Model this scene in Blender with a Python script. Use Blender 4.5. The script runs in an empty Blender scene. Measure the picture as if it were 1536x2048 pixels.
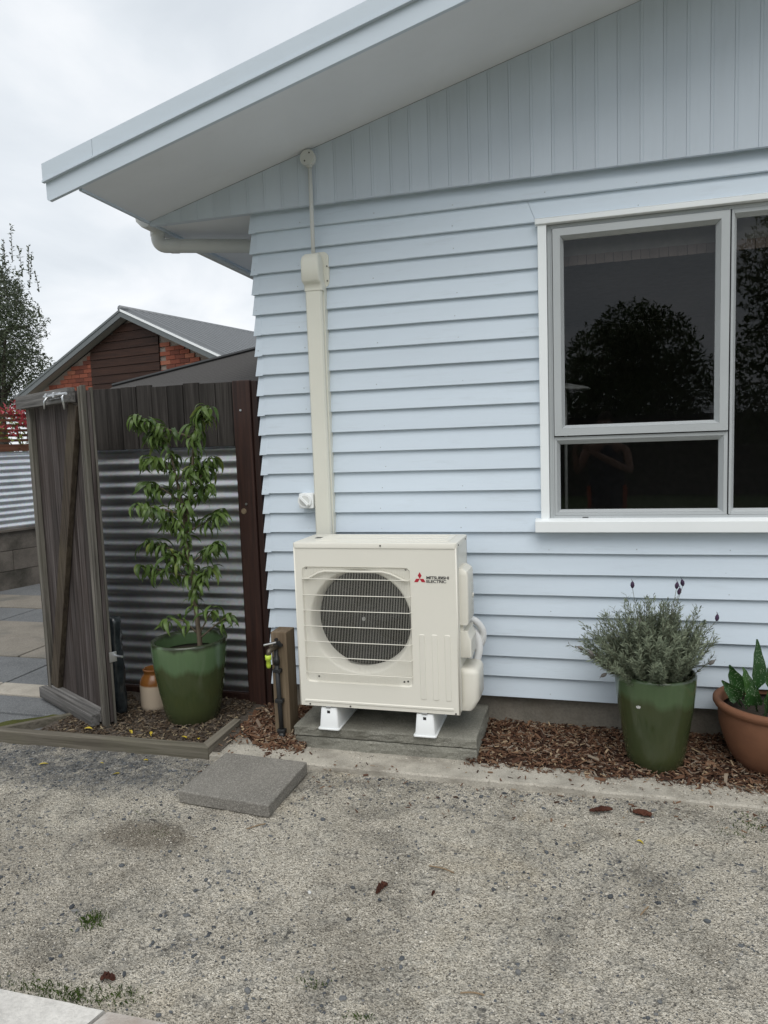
import bpy, math, random
from mathutils import Vector, Matrix, noise
random.seed(7)
PI = math.pi
scene = bpy.context.scene
C = scene.collection

# ------------------------------------------------------------------ camera
cam_d = bpy.data.cameras.new('camera')
cam = bpy.data.objects.new('camera', cam_d)
C.objects.link(cam)
scene.camera = cam
CAM = Vector((0.0, -3.93, 1.62))
yaw, pitch, roll = math.radians(15.490), math.radians(-5.563), math.radians(-1.979)
fw = Vector((-math.sin(yaw) * math.cos(pitch), math.cos(yaw) * math.cos(pitch), math.sin(pitch)))
rt0 = Vector((math.cos(yaw), math.sin(yaw), 0.0))
up0 = rt0.cross(fw)
rt = rt0 * math.cos(roll) + up0 * math.sin(roll)
up = up0 * math.cos(roll) - rt0 * math.sin(roll)
cam.matrix_world = Matrix(((rt.x, up.x, -fw.x, CAM.x), (rt.y, up.y, -fw.y, CAM.y), (rt.z, up.z, -fw.z, CAM.z), (0, 0, 0, 1)))
cam_d.sensor_fit = 'HORIZONTAL'
cam_d.sensor_width = 36.0
cam_d.lens = 36.0 * 1440.0 / 1536.0
cam_d.clip_start = 0.02
cam_d.clip_end = 2000

# ------------------------------------------------------------------ sky, sun, exposure
SUN_EL, SUN_AZ = math.radians(56), math.radians(168)      # azimuth from +Y, clockwise: behind the camera
world = bpy.data.worlds.new('World')
scene.world = world
world.use_nodes = True
wn = world.node_tree
wn.nodes.clear()
def wnode(t, **k):
    n = wn.nodes.new(t)
    for a, b in k.items(): setattr(n, a, b)
    return n
w_out = wnode('ShaderNodeOutputWorld')
w_sky = wnode('ShaderNodeTexSky', sky_type='NISHITA', sun_disc=False, sun_elevation=SUN_EL, sun_rotation=SUN_AZ)
w_b1 = wnode('ShaderNodeBackground'); w_b1.inputs[1].default_value = 0.08
wn.links.new(w_sky.outputs[0], w_b1.inputs[0])
w_tc = wnode('ShaderNodeTexCoord')
w_sep = wnode('ShaderNodeSeparateXYZ'); wn.links.new(w_tc.outputs['Generated'], w_sep.inputs[0])
w_add = wnode('ShaderNodeMath', operation='ADD'); w_add.inputs[1].default_value = 0.35
w_abs = wnode('ShaderNodeMath', operation='ABSOLUTE'); wn.links.new(w_sep.outputs[2], w_abs.inputs[0]); wn.links.new(w_abs.outputs[0], w_add.inputs[0])
w_dx = wnode('ShaderNodeMath', operation='DIVIDE'); wn.links.new(w_sep.outputs[0], w_dx.inputs[0]); wn.links.new(w_add.outputs[0], w_dx.inputs[1])
w_dy = wnode('ShaderNodeMath', operation='DIVIDE'); wn.links.new(w_sep.outputs[1], w_dy.inputs[0]); wn.links.new(w_add.outputs[0], w_dy.inputs[1])
w_cmb = wnode('ShaderNodeCombineXYZ'); wn.links.new(w_dx.outputs[0], w_cmb.inputs[0]); wn.links.new(w_dy.outputs[0], w_cmb.inputs[1]); w_cmb.inputs[2].default_value = 3.7
w_n = wnode('ShaderNodeTexNoise'); w_n.inputs['Scale'].default_value = 2.6; w_n.inputs['Detail'].default_value = 6; w_n.inputs['Roughness'].default_value = 0.52; w_n.inputs['Distortion'].default_value = 0.4
wn.links.new(w_cmb.outputs[0], w_n.inputs['Vector'])
w_cr = wnode('ShaderNodeValToRGB')
e = w_cr.color_ramp.elements
e[0].position = 0.30; e[0].color = (0.62, 0.665, 0.71, 1)
e[1].position = 0.66; e[1].color = (0.84, 0.86, 0.885, 1)
m_ = e.new(0.47); m_.color = (0.71, 0.75, 0.79, 1)
wn.links.new(w_n.outputs['Fac'], w_cr.inputs[0])
w_b2 = wnode('ShaderNodeBackground'); wn.links.new(w_cr.outputs[0], w_b2.inputs[0]); w_b2.inputs[1].default_value = 1.0
w_mix = wnode('ShaderNodeMixShader'); w_mix.inputs[0].default_value = 0.93      # cloud cover
wn.links.new(w_b1.outputs[0], w_mix.inputs[1]); wn.links.new(w_b2.outputs[0], w_mix.inputs[2]); wn.links.new(w_mix.outputs[0], w_out.inputs[0])

sun_d = bpy.data.lights.new('sun', 'SUN')
sun_d.energy = 1.5
sun_d.angle = math.radians(50)
sun_d.color = (1.0, 0.97, 0.92)
sun = bpy.data.objects.new('sun', sun_d)
C.objects.link(sun)
sd = Vector((math.sin(SUN_AZ) * math.cos(SUN_EL), math.cos(SUN_AZ) * math.cos(SUN_EL), math.sin(SUN_EL)))
sun.rotation_euler = sd.to_track_quat('Z', 'Y').to_euler()
sun.location = (2, -6, 8)
scene.view_settings.view_transform = 'Standard'
scene.view_settings.look = 'None'
scene.view_settings.exposure = 0.27
scene.view_settings.gamma = 1.0

# ------------------------------------------------------------------ materials
class NT:
    def __init__(s, name):
        s.m = bpy.data.materials.new(name); s.m.use_nodes = True
        s.t = s.m.node_tree; s.b = s.t.nodes['Principled BSDF']; s.out = s.t.nodes['Material Output']
        s._c = None
    def n(s, t, **k):
        n = s.t.nodes.new(t)
        for a, b in k.items(): setattr(n, a, b)
        return n
    def l(s, a, b): s.t.links.new(a, b)
    def coord(s, scale=(1, 1, 1), rnd=True, kind='Object', loc=None):
        tc = s.n('ShaderNodeTexCoord'); mp = s.n('ShaderNodeMapping'); mp.inputs['Scale'].default_value = scale
        s.l(tc.outputs[kind], mp.inputs[0])
        if rnd:
            oi = s.n('ShaderNodeObjectInfo'); mu = s.n('ShaderNodeMath', operation='MULTIPLY'); mu.inputs[1].default_value = 37.0
            s.l(oi.outputs['Random'], mu.inputs[0]); s.l(mu.outputs[0], mp.inputs['Location'])
        return mp.outputs[0]
    def noise(s, vec, scale, detail=4, rough=.55, dist=0):
        n = s.n('ShaderNodeTexNoise'); n.inputs['Scale'].default_value = scale; n.inputs['Detail'].default_value = detail
        n.inputs['Roughness'].default_value = rough; n.inputs['Distortion'].default_value = dist
        s.l(vec, n.inputs['Vector']); return n.outputs['Fac']
    def vor(s, vec, scale, feature='F1', out='Color'):
        n = s.n('ShaderNodeTexVoronoi', feature=feature); n.inputs['Scale'].default_value = scale
        s.l(vec, n.inputs['Vector']); return n.outputs[out]
    def ramp(s, fac, stops, interp='LINEAR'):
        r = s.n('ShaderNodeValToRGB'); r.color_ramp.interpolation = interp
        el = r.color_ramp.elements
        while len(el) < len(stops): el.new(.5)
        for e_, (p_, c_) in zip(el, stops):
            e_.position = p_
            e_.color = (c_, c_, c_, 1) if isinstance(c_, (int, float)) else (*c_, 1)
        s.l(fac, r.inputs[0]); return r.outputs[0]
    def mix(s, fac, a, b, mode='MIX'):
        m = s.n('ShaderNodeMix', data_type='RGBA', blend_type=mode)
        for sock, v in ((m.inputs[0], fac), (m.inputs[6], a), (m.inputs[7], b)):
            if hasattr(v, 'links') or hasattr(v, 'is_linked'): s.l(v, sock)
            elif isinstance(v, (int, float)): sock.default_value = v if sock == m.inputs[0] else (v, v, v, 1)
            else: sock.default_value = (*v, 1)
        return m.outputs[2]
    def math(s, op, a, b=None):
        m = s.n('ShaderNodeMath', operation=op)
        for sock, v in ((m.inputs[0], a), (m.inputs[1], b)):
            if v is None: continue
            if isinstance(v, (int, float)): sock.default_value = v
            else: s.l(v, sock)
        return m.outputs[0]
    def bump(s, h, strength=.3, dist=.005):
        b = s.n('ShaderNodeBump'); b.inputs['Strength'].default_value = strength; b.inputs['Distance'].default_value = dist
        s.l(h, b.inputs['Height']); s.l(b.outputs[0], s.b.inputs['Normal'])
    def col(s, c):
        if isinstance(c, (tuple, list)): s.b.inputs['Base Color'].default_value = (*c, 1)
        else: s.l(c, s.b.inputs['Base Color'])
        return s
    def set(s, rough=None, metal=None, spec=None):
        if rough is not None:
            if isinstance(rough, (int, float)): s.b.inputs['Roughness'].default_value = rough
            else: s.l(rough, s.b.inputs['Roughness'])
        if metal is not None: s.b.inputs['Metallic'].default_value = metal
        if spec is not None: s.b.inputs['Specular IOR Level'].default_value = spec
        return s
def sc(c, k): return tuple(min(1, x * k) for x in c)

def mat_paint(name, c, rough=.45, var=.06, dirt=None, bump=.06, stretch=(1, 1, 1), spec=.4, grain=60, dirt_amt=.25):
    t = NT(name); v = t.coord(stretch)
    n1 = t.noise(v, 3.0, 5); n2 = t.noise(v, grain, 3)
    c1 = t.ramp(n1, [(.3, sc(c, 1 - var)), (.7, sc(c, 1 + var))])
    if dirt:
        n3 = t.noise(v, 9, 6, .7)
        c1 = t.mix(t.math('MULTIPLY', t.ramp(n3, [(.56, 0.0), (.8, 1.0)]), dirt_amt), c1, dirt)
    oi = t.n('ShaderNodeObjectInfo')
    k = t.ramp(oi.outputs['Random'], [(0, .965), (1, 1.03)])
    t.col(t.mix(1.0, c1, k, 'MULTIPLY'))
    t.set(t.ramp(n1, [(.2, rough - .06), (.8, min(1, rough + .1))]), spec=spec)
    if bump: t.bump(n2, bump, .002)
    return t.m
def mat_wood(name, c1, c2, axis='Z', rough=.8, bump=.5, extra=None, fine=26, spec=.2, spot=None):
    t = NT(name); k = {'X': (1.0, 30, 30), 'Y': (30, 1.0, 30), 'Z': (30, 30, 1.0)}[axis]
    v = t.coord(k)
    n1 = t.noise(v, 1.6, 7, .62, .5); n2 = t.noise(v, fine / 4, 3, .6)
    v2 = t.coord((1, 1, 1)); n3 = t.noise(v2, 2.5, 4)
    c = t.ramp(n1, [(.34, c1), (.50, tuple((a + b) / 2 for a, b in zip(c1, c2))), (.66, c2)])
    c = t.mix(t.math('MULTIPLY', n2, .55), c, sc(c1, .55))
    if extra: c = t.mix(t.ramp(n3, [(.45, 0.0), (.75, .6)]), c, extra)
    oi = t.n('ShaderNodeObjectInfo')
    c = t.mix(1.0, c, t.ramp(oi.outputs['Random'], [(0, .72), (1, 1.2)]), 'MULTIPLY')
    if spot: c = t.mix(t.ramp(t.noise(t.coord((30, 30, 5)), 2.0, 2), [(.70, 0.0), (.74, 1.0)]), c, spot)
    t.col(c); t.set(rough, spec=spec)
    t.bump(t.math('ADD', n1, n2), bump, .004)
    return t.m
def mat_conc(name, c, rough=.9, var=.25, bump=.5, speck=None, scale=1.0, dark=None):
    t = NT(name); v = t.coord((1, 1, 1))
    n1 = t.noise(v, 4 * scale, 7, .65); n2 = t.noise(v, 70 * scale, 4, .7)
    col = t.ramp(n1, [(.25, sc(c, 1 - var)), (.75, sc(c, 1 + var))])
    col = t.mix(t.ramp(n2, [(.35, .35), (.6, 0.0)]), col, sc(c, .5))
    if speck: col = t.mix(t.ramp(t.vor(v, 260 * scale), [(.5, 0.0), (.9, .75)]), col, speck)
    if dark: col = t.mix(t.ramp(t.noise(v, 2.2 * scale, 5, .6), [(.5, 0.0), (.68, .8)]), col, dark)
    t.col(col); t.set(rough, spec=.2)
    t.bump(t.math('ADD', t.math('MULTIPLY', n1, .6), n2), bump, .006)
    return t.m
def mat_plain(name, c, rough=.5, metal=0, spec=.5):
    t = NT(name); t.set(rough, metal, spec)
    v = t.coord((1, 1, 1)); n1 = t.noise(v, 18, 4)
    t.col(t.ramp(n1, [(.3, sc(c, .9)), (.7, sc(c, 1.08))]))
    return t.m
def mat_leaf(name, ca, cb, rough=.42, trans=.25, island=False, spec=.4, extra=None):
    t = NT(name)
    if island: r = t.n('ShaderNodeNewGeometry').outputs['Random Per Island']
    else: r = t.n('ShaderNodeObjectInfo').outputs['Random']
    st = [(0, ca), (.8, cb)]
    if extra: st = [(0, ca), (.72, cb), (.86, cb), (1.0, extra)]
    c = t.ramp(r, st)
    n1 = t.noise(t.coord((1, 1, 1)), 40, 3)
    c = t.mix(t.math('MULTIPLY', n1, .45), c, sc(ca, .6))
    t.col(c); t.set(rough, spec=spec)
    if trans:
        tr = t.n('ShaderNodeBsdfTranslucent'); t.l(c, tr.inputs[0])
        mx = t.n('ShaderNodeMixShader'); mx.inputs[0].default_value = trans
        t.l(t.b.outputs[0], mx.inputs[1]); t.l(tr.outputs[0], mx.inputs[2]); t.l(mx.outputs[0], t.out.inputs[0])
    return t.m
def mat_island(name, stops, rough=.85, spec=.2, bump=0):
    t = NT(name); r = t.n('ShaderNodeNewGeometry').outputs['Random Per Island']
    c = t.ramp(r, stops)
    n1 = t.noise(t.coord((1, 1, 1)), 120, 3)
    t.col(t.mix(t.math('MULTIPLY', n1, .5), c, t.mix(1.0, c, .45, 'MULTIPLY')))
    t.set(rough, spec=spec)
    return t.m

M = {}
BLUE = (.60, .68, .76)
M['board'] = mat_paint('pale blue weatherboard paint', BLUE, .5, .03, dirt=(.36, .40, .42), stretch=(.35, 3, 3), bump=.16, dirt_amt=.30)
M['gable'] = mat_paint('pale blue grey gable paint', (.55, .615, .69), .5, .03, dirt=(.42, .47, .50), stretch=(4, 4, .4), bump=.15, dirt_amt=.15)
M['barge'] = mat_paint('pale blue barge paint', (.55, .62, .69), .5, .03, dirt=(.33, .35, .36), stretch=(.5, 2, 2))
M['soffit'] = mat_paint('white soffit paint', (.72, .745, .78), .6, .03, dirt=(.5, .5, .5), bump=.03, dirt_amt=.12)
M['white'] = mat_paint('white gloss trim paint', (.82, .85, .86), .35, .02, dirt=(.62, .63, .62), bump=.05, dirt_amt=.12)
M['alu'] = mat_paint('grey powder coated aluminium', (.44, .465, .475), .38, .03, bump=.02, spec=.5)
M['nail'] = mat_plain('painted nail head', (.40, .44, .47), .6)
M['rubber'] = mat_plain('black rubber seal', (.012, .012, .013), .7)
M['pipe'] = mat_paint('grey white drain pipe', (.62, .63, .62), .4, .03, dirt=(.4, .4, .38), bump=0)
M['cream'] = mat_paint('cream steel paint', (.74, .72, .645), .36, .015, dirt=(.55, .52, .45), bump=.05, dirt_amt=.06, grain=300)
M['cream2'] = mat_paint('cream moulded plastic', (.72, .70, .625), .42, .015, bump=.04, grain=300)
M['duct'] = mat_paint('ivory duct plastic', (.72, .715, .635), .42, .02, dirt=(.5, .5, .42), bump=0, dirt_amt=.1)
M['cond'] = mat_paint('pale grey conduit plastic', (.62, .63, .61), .45, .02, bump=0)
M['whitep'] = mat_paint('white plastic', (.82, .84, .84), .35, .015, bump=0)
M['black'] = mat_plain('black plastic', (.016, .017, .018), .45)
M['fan'] = mat_plain('dark grey fan plastic', (.012, .0125, .014), .8, 0, .08)
M['coil'] = mat_plain('dark condenser coil', (.006, .0065, .008), .9, 0, .05)
M['red'] = mat_plain('red print', (.42, .018, .035), .4)
M['ink'] = mat_plain('black print', (.02, .02, .022), .5)
M['steel'] = mat_plain('zinc steel', (.55, .56, .57), .35, 1.0)
M['screw'] = mat_plain('dark screw', (.07, .065, .06), .45, .6)
M['foam'] = mat_paint('white lagging', (.78, .79, .79), .6, .02, bump=0)
M['lime'] = mat_plain('lime plastic', (.48, .62, .06), .4)
M['brass'] = mat_plain('tarnished brass', (.12, .10, .075), .45, .7)
M['conc'] = mat_conc('grey concrete', (.20, .195, .17), speck=(.30, .29, .26))
M['plinth'] = mat_conc('plinth concrete', (.235, .23, .195), var=.35, bump=1.0, speck=(.34, .33, .29), dark=(.11, .105, .085))
M['found'] = mat_conc('foundation concrete', (.24, .22, .185), var=.25, bump=.7, dark=(.13, .11, .085))
M['kerb'] = mat_conc('pale kerb concrete', (.44, .41, .35), var=.32, bump=1.0, speck=(.58, .55, .49), dark=(.20, .18, .15), scale=1.6)
M['paver'] = mat_conc('exposed aggregate paver', (.19, .18, .16), var=.2, bump=.8, speck=(.36, .34, .31), scale=1.0)
M['slabA'] = mat_conc('tan paving', (.21, .19, .16), var=.2, speck=(.30, .28, .25), dark=(.12, .12, .11))
M['slabB'] = mat_conc('blue grey paving', (.13, .135, .14), var=.2, speck=(.24, .25, .25))
M['slabC'] = mat_conc('pale paving', (.38, .35, .30), var=.25, dark=(.22, .2, .17))
M['block'] = mat_conc('stained block wall', (.17, .15, .13), var=.3, bump=.6, dark=(.035, .035, .028))
M['fence'] = mat_wood('weathered dark fence timber', (.022, .019, .017), (.085, .076, .07), 'Z', extra=(.05, .046, .042))
M['brownpost'] = mat_wood('brown stained post timber', (.022, .010, .008), (.062, .027, .019), 'Z', rough=.55, spec=.4, bump=.3, fine=14)
M['gateZ'] = mat_wood('silver grey gate timber', (.026, .020, .018), (.155, .135, .13), 'Z', extra=(.055, .040, .034))
M['gateX'] = mat_wood('silver grey rail timber', (.085, .082, .078), (.29, .28, .27), 'X')
M['gateS'] = mat_wood('lichened stile timber', (.05, .045, .039), (.25, .235, .205), 'Z', extra=(.11, .105, .08))
M['brace'] = mat_wood('dark brace timber', (.045, .035, .026), (.135, .108, .082), 'Z', extra=(.12, .10, .06))
M['tappost'] = mat_wood('treated pine post', (.14, .10, .065), (.26, .20, .135), 'Z', extra=(.19, .155, .10))
M['edgeX'] = mat_wood('weathered edging timber', (.13, .115, .09), (.27, .245, .20), 'X', extra=(.16, .16, .10))
M['edgeY'] = mat_wood('weathered side edging timber', (.13, .115, .09), (.27, .245, .20), 'Y', extra=(.16, .16, .10))
M['sleeper'] = mat_conc('whitewashed weathered sleeper', (.60, .58, .545), var=.2, bump=.6, dark=(.26, .20, .16), scale=.9)
M['trellis'] = mat_wood('red brown trellis timber', (.10, .042, .025), (.17, .075, .045), 'X', rough=.6)
M['gablewood'] = mat_wood('dark stained gable planks', (.024, .012, .009), (.060, .028, .018), 'X', rough=.6, bump=.2)

def mat_galv(name, bright):
    t = NT(name); v = t.coord((1, 1, 1))
    n1 = t.noise(v, 3, 6, .6); n2 = t.vor(v, 60)
    c = t.ramp(n1, [(.25, sc((.56, .58, .60), bright)), (.75, sc((.74, .76, .78), bright))])
    t.col(t.mix(.12, c, n2, 'MULTIPLY')); t.set(t.ramp(n1, [(.3, .44), (.7, .56)]), 1.0)
    return t.m
M['galv'] = mat_galv('galvanised corrugated iron', .80)
M['galv2'] = mat_galv('bright galvanised corrugated iron', 1.2)
M['zinc'] = mat_paint('grey painted roof iron', (.16, .17, .18), .38, .05, bump=0, spec=.5)
M['fascia'] = mat_paint('grey green fascia paint', (.13, .145, .15), .5, .04, bump=0)
M['housesoff'] = mat_paint('greyish soffit board', (.24, .24, .215), .6, .04, bump=0)

t = NT('red clay brick'); oi = t.n('ShaderNodeObjectInfo'); v = t.coord((1, 1, 1))
c = t.ramp(oi.outputs['Random'], [(0, (.11, .042, .032)), (.35, (.23, .072, .046)), (.75, (.28, .092, .057)), (1, (.35, .145, .092))])
t.col(t.mix(t.math('MULTIPLY', t.noise(v, 30, 4), .5), c, (.14, .055, .04))); t.set(.9, spec=.15); M['brick'] = t.m
M['mortar'] = mat_conc('brick mortar', (.26, .22, .19))
t = NT('dark shingle roof'); v = t.coord((1, 1, 1)); n = t.noise(v, 90, 3)
w = t.n('ShaderNodeTexWave'); w.bands_direction = 'Y'; w.inputs['Scale'].default_value = 4.0; w.inputs['Distortion'].default_value = .6; t.l(v, w.inputs['Vector'])
t.col(t.mix(.35, t.ramp(n, [(.3, (.045, .042, .04)), (.7, (.085, .08, .076))]), w.outputs['Fac'], 'MULTIPLY')); t.set(.85, spec=.15); M['awning'] = t.m

# glazed pots
def mat_glaze(name, low, high, zsplit, scratch=None):
    t = NT(name); v = t.coord((1, 1, 1), rnd=False)
    sp = t.n('ShaderNodeSeparateXYZ'); t.l(v, sp.inputs[0])
    n0 = t.noise(t.coord((9, 9, .8), rnd=False), 1.0, 3); n1 = t.noise(v, 5, 3)
    h = t.math('ADD', sp.outputs[2], t.math('MULTIPLY', t.math('SUBTRACT', n0, .5), .14))
    f = t.ramp(t.math('MULTIPLY', t.math('SUBTRACT', h, zsplit - .25), 2.0), [(.47, 0.0), (.55, 1.0)])
    streak = t.noise(t.coord((60, 60, 2.2), rnd=False), 1.0, 3)
    lo = t.mix(t.math('MULTIPLY', streak, .55), low, sc(low, .5)); lo = t.mix(t.math('MULTIPLY', n1, .7), lo, (low[0] * 1.35, low[1] * .95, low[2] * .6))
    hi = t.mix(t.math('MULTIPLY', streak, .4), high, sc(high, .6))
    rim = t.ramp(t.math('ADD', sp.outputs[2], t.math('MULTIPLY', t.math('SUBTRACT', n0, .5), .09)), [(.4545, 0.0), (.477, 1.0)])
    c = t.mix(f, lo, hi)
    t.col(t.mix(t.math('MULTIPLY', rim, .85), c, (.02, .022, .012)))
    t.set(t.ramp(n1, [(.3, .07), (.8, .22)]), spec=.5)
    t.bump(t.math('ADD', streak, t.math('MULTIPLY', f, 1.5)), .08, .004)
    return t.m
M['pot1'] = mat_glaze('light green pot glaze', (.052, .076, .036), (.095, .155, .075), .33)
M['pot2'] = mat_glaze('deep green pot glaze', (.045, .066, .032), (.078, .122, .058), .345)
t = NT('terracotta'); v = t.coord((1, 1, 1), rnd=False); n1 = t.noise(v, 6, 6, .6); n2 = t.noise(t.coord((2, 2, 60), rnd=False), 1.5, 3)
c = t.ramp(n1, [(.3, (.15, .066, .036)), (.7, (.235, .11, .06))]); t.col(t.mix(t.math('MULTIPLY', n2, .35), c, (.15, .075, .05)))
t.set(.75, spec=.25); t.bump(t.math('ADD', n1, n2), .15, .004); M['terra'] = t.m
t = NT('salt glazed jar'); v = t.coord((1, 1, 1), rnd=False); sp = t.n('ShaderNodeSeparateXYZ'); t.l(v, sp.inputs[0])
n1 = t.noise(v, 8, 3); h = t.math('ADD', sp.outputs[2], t.math('MULTIPLY', t.math('SUBTRACT', n1, .5), .02))
t.col(t.ramp(t.math('MULTIPLY', h, 4.0), [(.60, (.48, .40, .31)), (.64, (.21, .085, .022))])); t.set(.22, spec=.5); M['jar'] = t.m
M['soil'] = mat_conc('dark soil', (.045, .036, .028), bump=1.0)
M['bark'] = mat_wood('tree bark', (.11, .085, .06), (.22, .18, .13), 'Z', bump=.8)
M['bark2'] = mat_wood('dark tree bark', (.05, .042, .035), (.10, .09, .075), 'Z', bump=.8)
M['peach'] = mat_leaf('drooping green leaf', (.050, .095, .024), (.14, .215, .055), .36, .32, extra=(.32, .36, .09))
M['lav'] = mat_leaf('grey green lavender leaf', (.12, .15, .10), (.27, .305, .21), .7, .2, island=True, spec=.2)
M['lavstem'] = mat_plain('lavender stem', (.13, .13, .085), .8)
M['lavhead'] = mat_plain('purple lavender head', (.045, .022, .055), .8)
M['lavdry'] = mat_plain('dry lavender head', (.14, .13, .12), .9)
M['leafdark'] = mat_leaf('olive green crown leaf', (.032, .046, .024), (.10, .125, .068), .5, .25, island=True)
M['leafmid'] = mat_leaf('mid green crown leaf', (.05, .085, .028), (.13, .18, .065), .5, .25, island=True)
M['red_leaf'] = mat_leaf('red photinia leaf', (.28, .022, .035), (.42, .06, .07), .4, .2, island=True)
M['lime_leaf'] = mat_leaf('yellow green leaf', (.12, .16, .02), (.24, .28, .05), .45, .25, island=True)
t = NT('white spotted leaf'); v = t.coord((1, 1, 1)); d_ = t.n('ShaderNodeTexVoronoi'); d_.inputs['Scale'].default_value = 120; t.l(v, d_.inputs['Vector'])
oi = t.n('ShaderNodeObjectInfo'); base = t.ramp(oi.outputs['Random'], [(0, (.018, .058, .014)), (1, (.045, .115, .024))])
t.col(t.mix(t.ramp(d_.outputs['Distance'], [(.16, .7), (.27, 0.0)]), base, (.42, .50, .36))); t.set(.35, spec=.5); M['arum'] = t.m
M['arumstem'] = mat_plain('pale leaf stalk', (.12, .24, .05), .5)
M['grass'] = mat_leaf('grass blade', (.045, .085, .015), (.11, .17, .035), .6, .2, island=True)
M['moss'] = mat_conc('moss', (.07, .075, .02), bump=1.0, dark=(.13, .11, .05))
M['lawn'] = mat_conc('lawn grass', (.05, .09, .022), bump=1.0)
M['mulch'] = mat_island('bark chips', [(0, (.035, .019, .013)), (.25, (.095, .046, .028)), (.5, (.155, .082, .048)), (.72, (.225, .135, .082)), (.88, (.24, .20, .16)), (1, (.46, .34, .21))], .8)
M['litter'] = mat_island('bed litter', [(0, (.035, .025, .018)), (.5, (.10, .07, .045)), (.85, (.16, .13, .10)), (1, (.30, .24, .15))], .85)
M['mulchbase'] = mat_conc('mulch bed earth', (.055, .03, .02), bump=1.0)
M['bedbase'] = mat_conc('bed earth', (.075, .062, .05), bump=1.0, speck=(.16, .14, .12))
M['stone'] = mat_island('dark gravel stones', [(0, (.05, .055, .062)), (.55, (.12, .13, .14)), (.9, (.20, .20, .195)), (1, (.40, .38, .35))], .75)
M['grain'] = mat_island('fine gravel grains', [(0, (.10, .095, .087)), (.25, (.28, .258, .215)), (.55, (.49, .45, .375)), (.9, (.63, .585, .495)), (1, (.78, .74, .67))], .85)
M['yellowleaf'] = mat_plain('fallen yellow leaf', (.45, .34, .03), .6)
M['barkchunk'] = mat_wood('bark chunk', (.05, .018, .012), (.13, .05, .03), 'X')
M['stick'] = mat_plain('dry stick', (.24, .17, .10), .8)

# gravel: crushed rock colour comes from grain cells, patches of darker chip from their own map
t = NT('tan gravel'); v = t.coord((1, 1, 1), rnd=False, kind='Object')
cells = t.vor(v, 225); sepc = t.n('ShaderNodeSeparateColor'); t.l(cells, sepc.inputs[0])
cells2 = t.vor(v, 95); sepc2 = t.n('ShaderNodeSeparateColor'); t.l(cells2, sepc2.inputs[0])
big = t.noise(v, 1.5, 6, .65, .6); med = t.noise(v, 10, 6, .68, .4); fine = t.noise(v, 55, 3, .6)
g1 = t.ramp(sepc.outputs[0], [(0, (.14, .128, .107)), (.16, (.34, .312, .26)), (.4, (.53, .487, .405)), (.7, (.65, .60, .505)), (1, (.80, .755, .66))])
g2 = t.ramp(sepc2.outputs[0], [(0, (.085, .085, .085)), (.3, (.30, .285, .25)), (.65, (.54, .51, .44)), (1, (.74, .69, .60))])
c = t.mix(t.ramp(med, [(.48, 0.0), (.62, .8)]), g1, g2)
c = t.mix(t.ramp(big, [(.46, 0.0), (.66, .75)]), c, t.mix(1.0, c, (.68, .665, .65), 'MULTIPLY'))
c = t.mix(t.ramp(big, [(.30, .55), (.45, 0.0)]), c, t.mix(1.0, c, (.86, .79, .68), 'MULTIPLY'))
lowf = t.noise(v, 3.3, 7, .7, .8)
c = t.mix(t.ramp(lowf, [(.50, 0.0), (.60, .55), (.75, .85)]), c, t.mix(1.0, c, (.50, .505, .51), 'MULTIPLY'))
c = t.mix(t.ramp(fine, [(.56, 0.0), (.74, .6)]), c, t.mix(1.0, c, .45, 'MULTIPLY'))
spx = t.n('ShaderNodeSeparateXYZ'); t.l(v, spx.inputs[0])
def bump_area(cx, cy, rx, ry, wob=.5):
    dx = t.math('DIVIDE', t.math('SUBTRACT', spx.outputs[0], cx), rx); dy = t.math('DIVIDE', t.math('SUBTRACT', spx.outputs[1], cy), ry)
    d2 = t.math('ADD', t.math('MULTIPLY', dx, dx), t.math('MULTIPLY', dy, dy))
    return t.ramp(t.math('ADD', d2, t.math('MULTIPLY', t.math('SUBTRACT', med, .5), 1.6 * wob)), [(.35, 1.0), (1.0, 0.0)])
chip = bump_area(-2.62, -.80, 1.05, .34, 1.3)
c = t.mix(t.math('MULTIPLY', chip, t.ramp(med, [(.35, .25), (.6, .85)])), c, t.ramp(sepc2.outputs[1], [(0, (.035, .038, .042)), (.7, (.12, .125, .13)), (1, (.26, .26, .25))]))
stain = bump_area(-1.82, -1.38, .24, .13, .7)
c = t.mix(t.math('MULTIPLY', stain, .55), c, (.085, .065, .045))
t.col(c); t.set(.92, spec=.15)
hgt = t.math('ADD', t.vor(v, 210, out='Distance'), t.math('MULTIPLY', t.vor(v, 95, out='Distance'), 1.2))
t.bump(t.math('ADD', hgt, med), .9, .010)
M['gravel'] = t.m

# glass: clear pane, mirror by Fresnel
t = NT('window glass'); t.t.nodes.remove(t.b)
fr = t.n('ShaderNodeFresnel'); fr.inputs[0].default_value = 1.46
tr = t.n('ShaderNodeBsdfTransparent'); tr.inputs[0].default_value = (.86, .88, .88, 1)
gl = t.n('ShaderNodeBsdfGlossy'); gl.inputs['Roughness'].default_value = 0.004; gl.inputs[0].default_value = (.95, .97, 1, 1)
bu_ = t.n('ShaderNodeBump'); bu_.inputs['Strength'].default_value = .02; bu_.inputs['Distance'].default_value = .02; t.l(t.noise(t.coord((1, 1, 1)), 2.5, 1), bu_.inputs['Height']); t.l(bu_.outputs[0], gl.inputs['Normal'])
mx = t.n('ShaderNodeMixShader'); t.l(fr.outputs[0], mx.inputs[0]); t.l(tr.outputs[0], mx.inputs[1]); t.l(gl.outputs[0], mx.inputs[2]); t.l(mx.outputs[0], t.out.inputs[0])
M['glass'] = t.m
M['room'] = mat_plain('room wall paint', (.26, .24, .22), .9)
M['blind'] = mat_plain('taupe blind fabric', (.24, .22, .20), .9)
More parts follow.
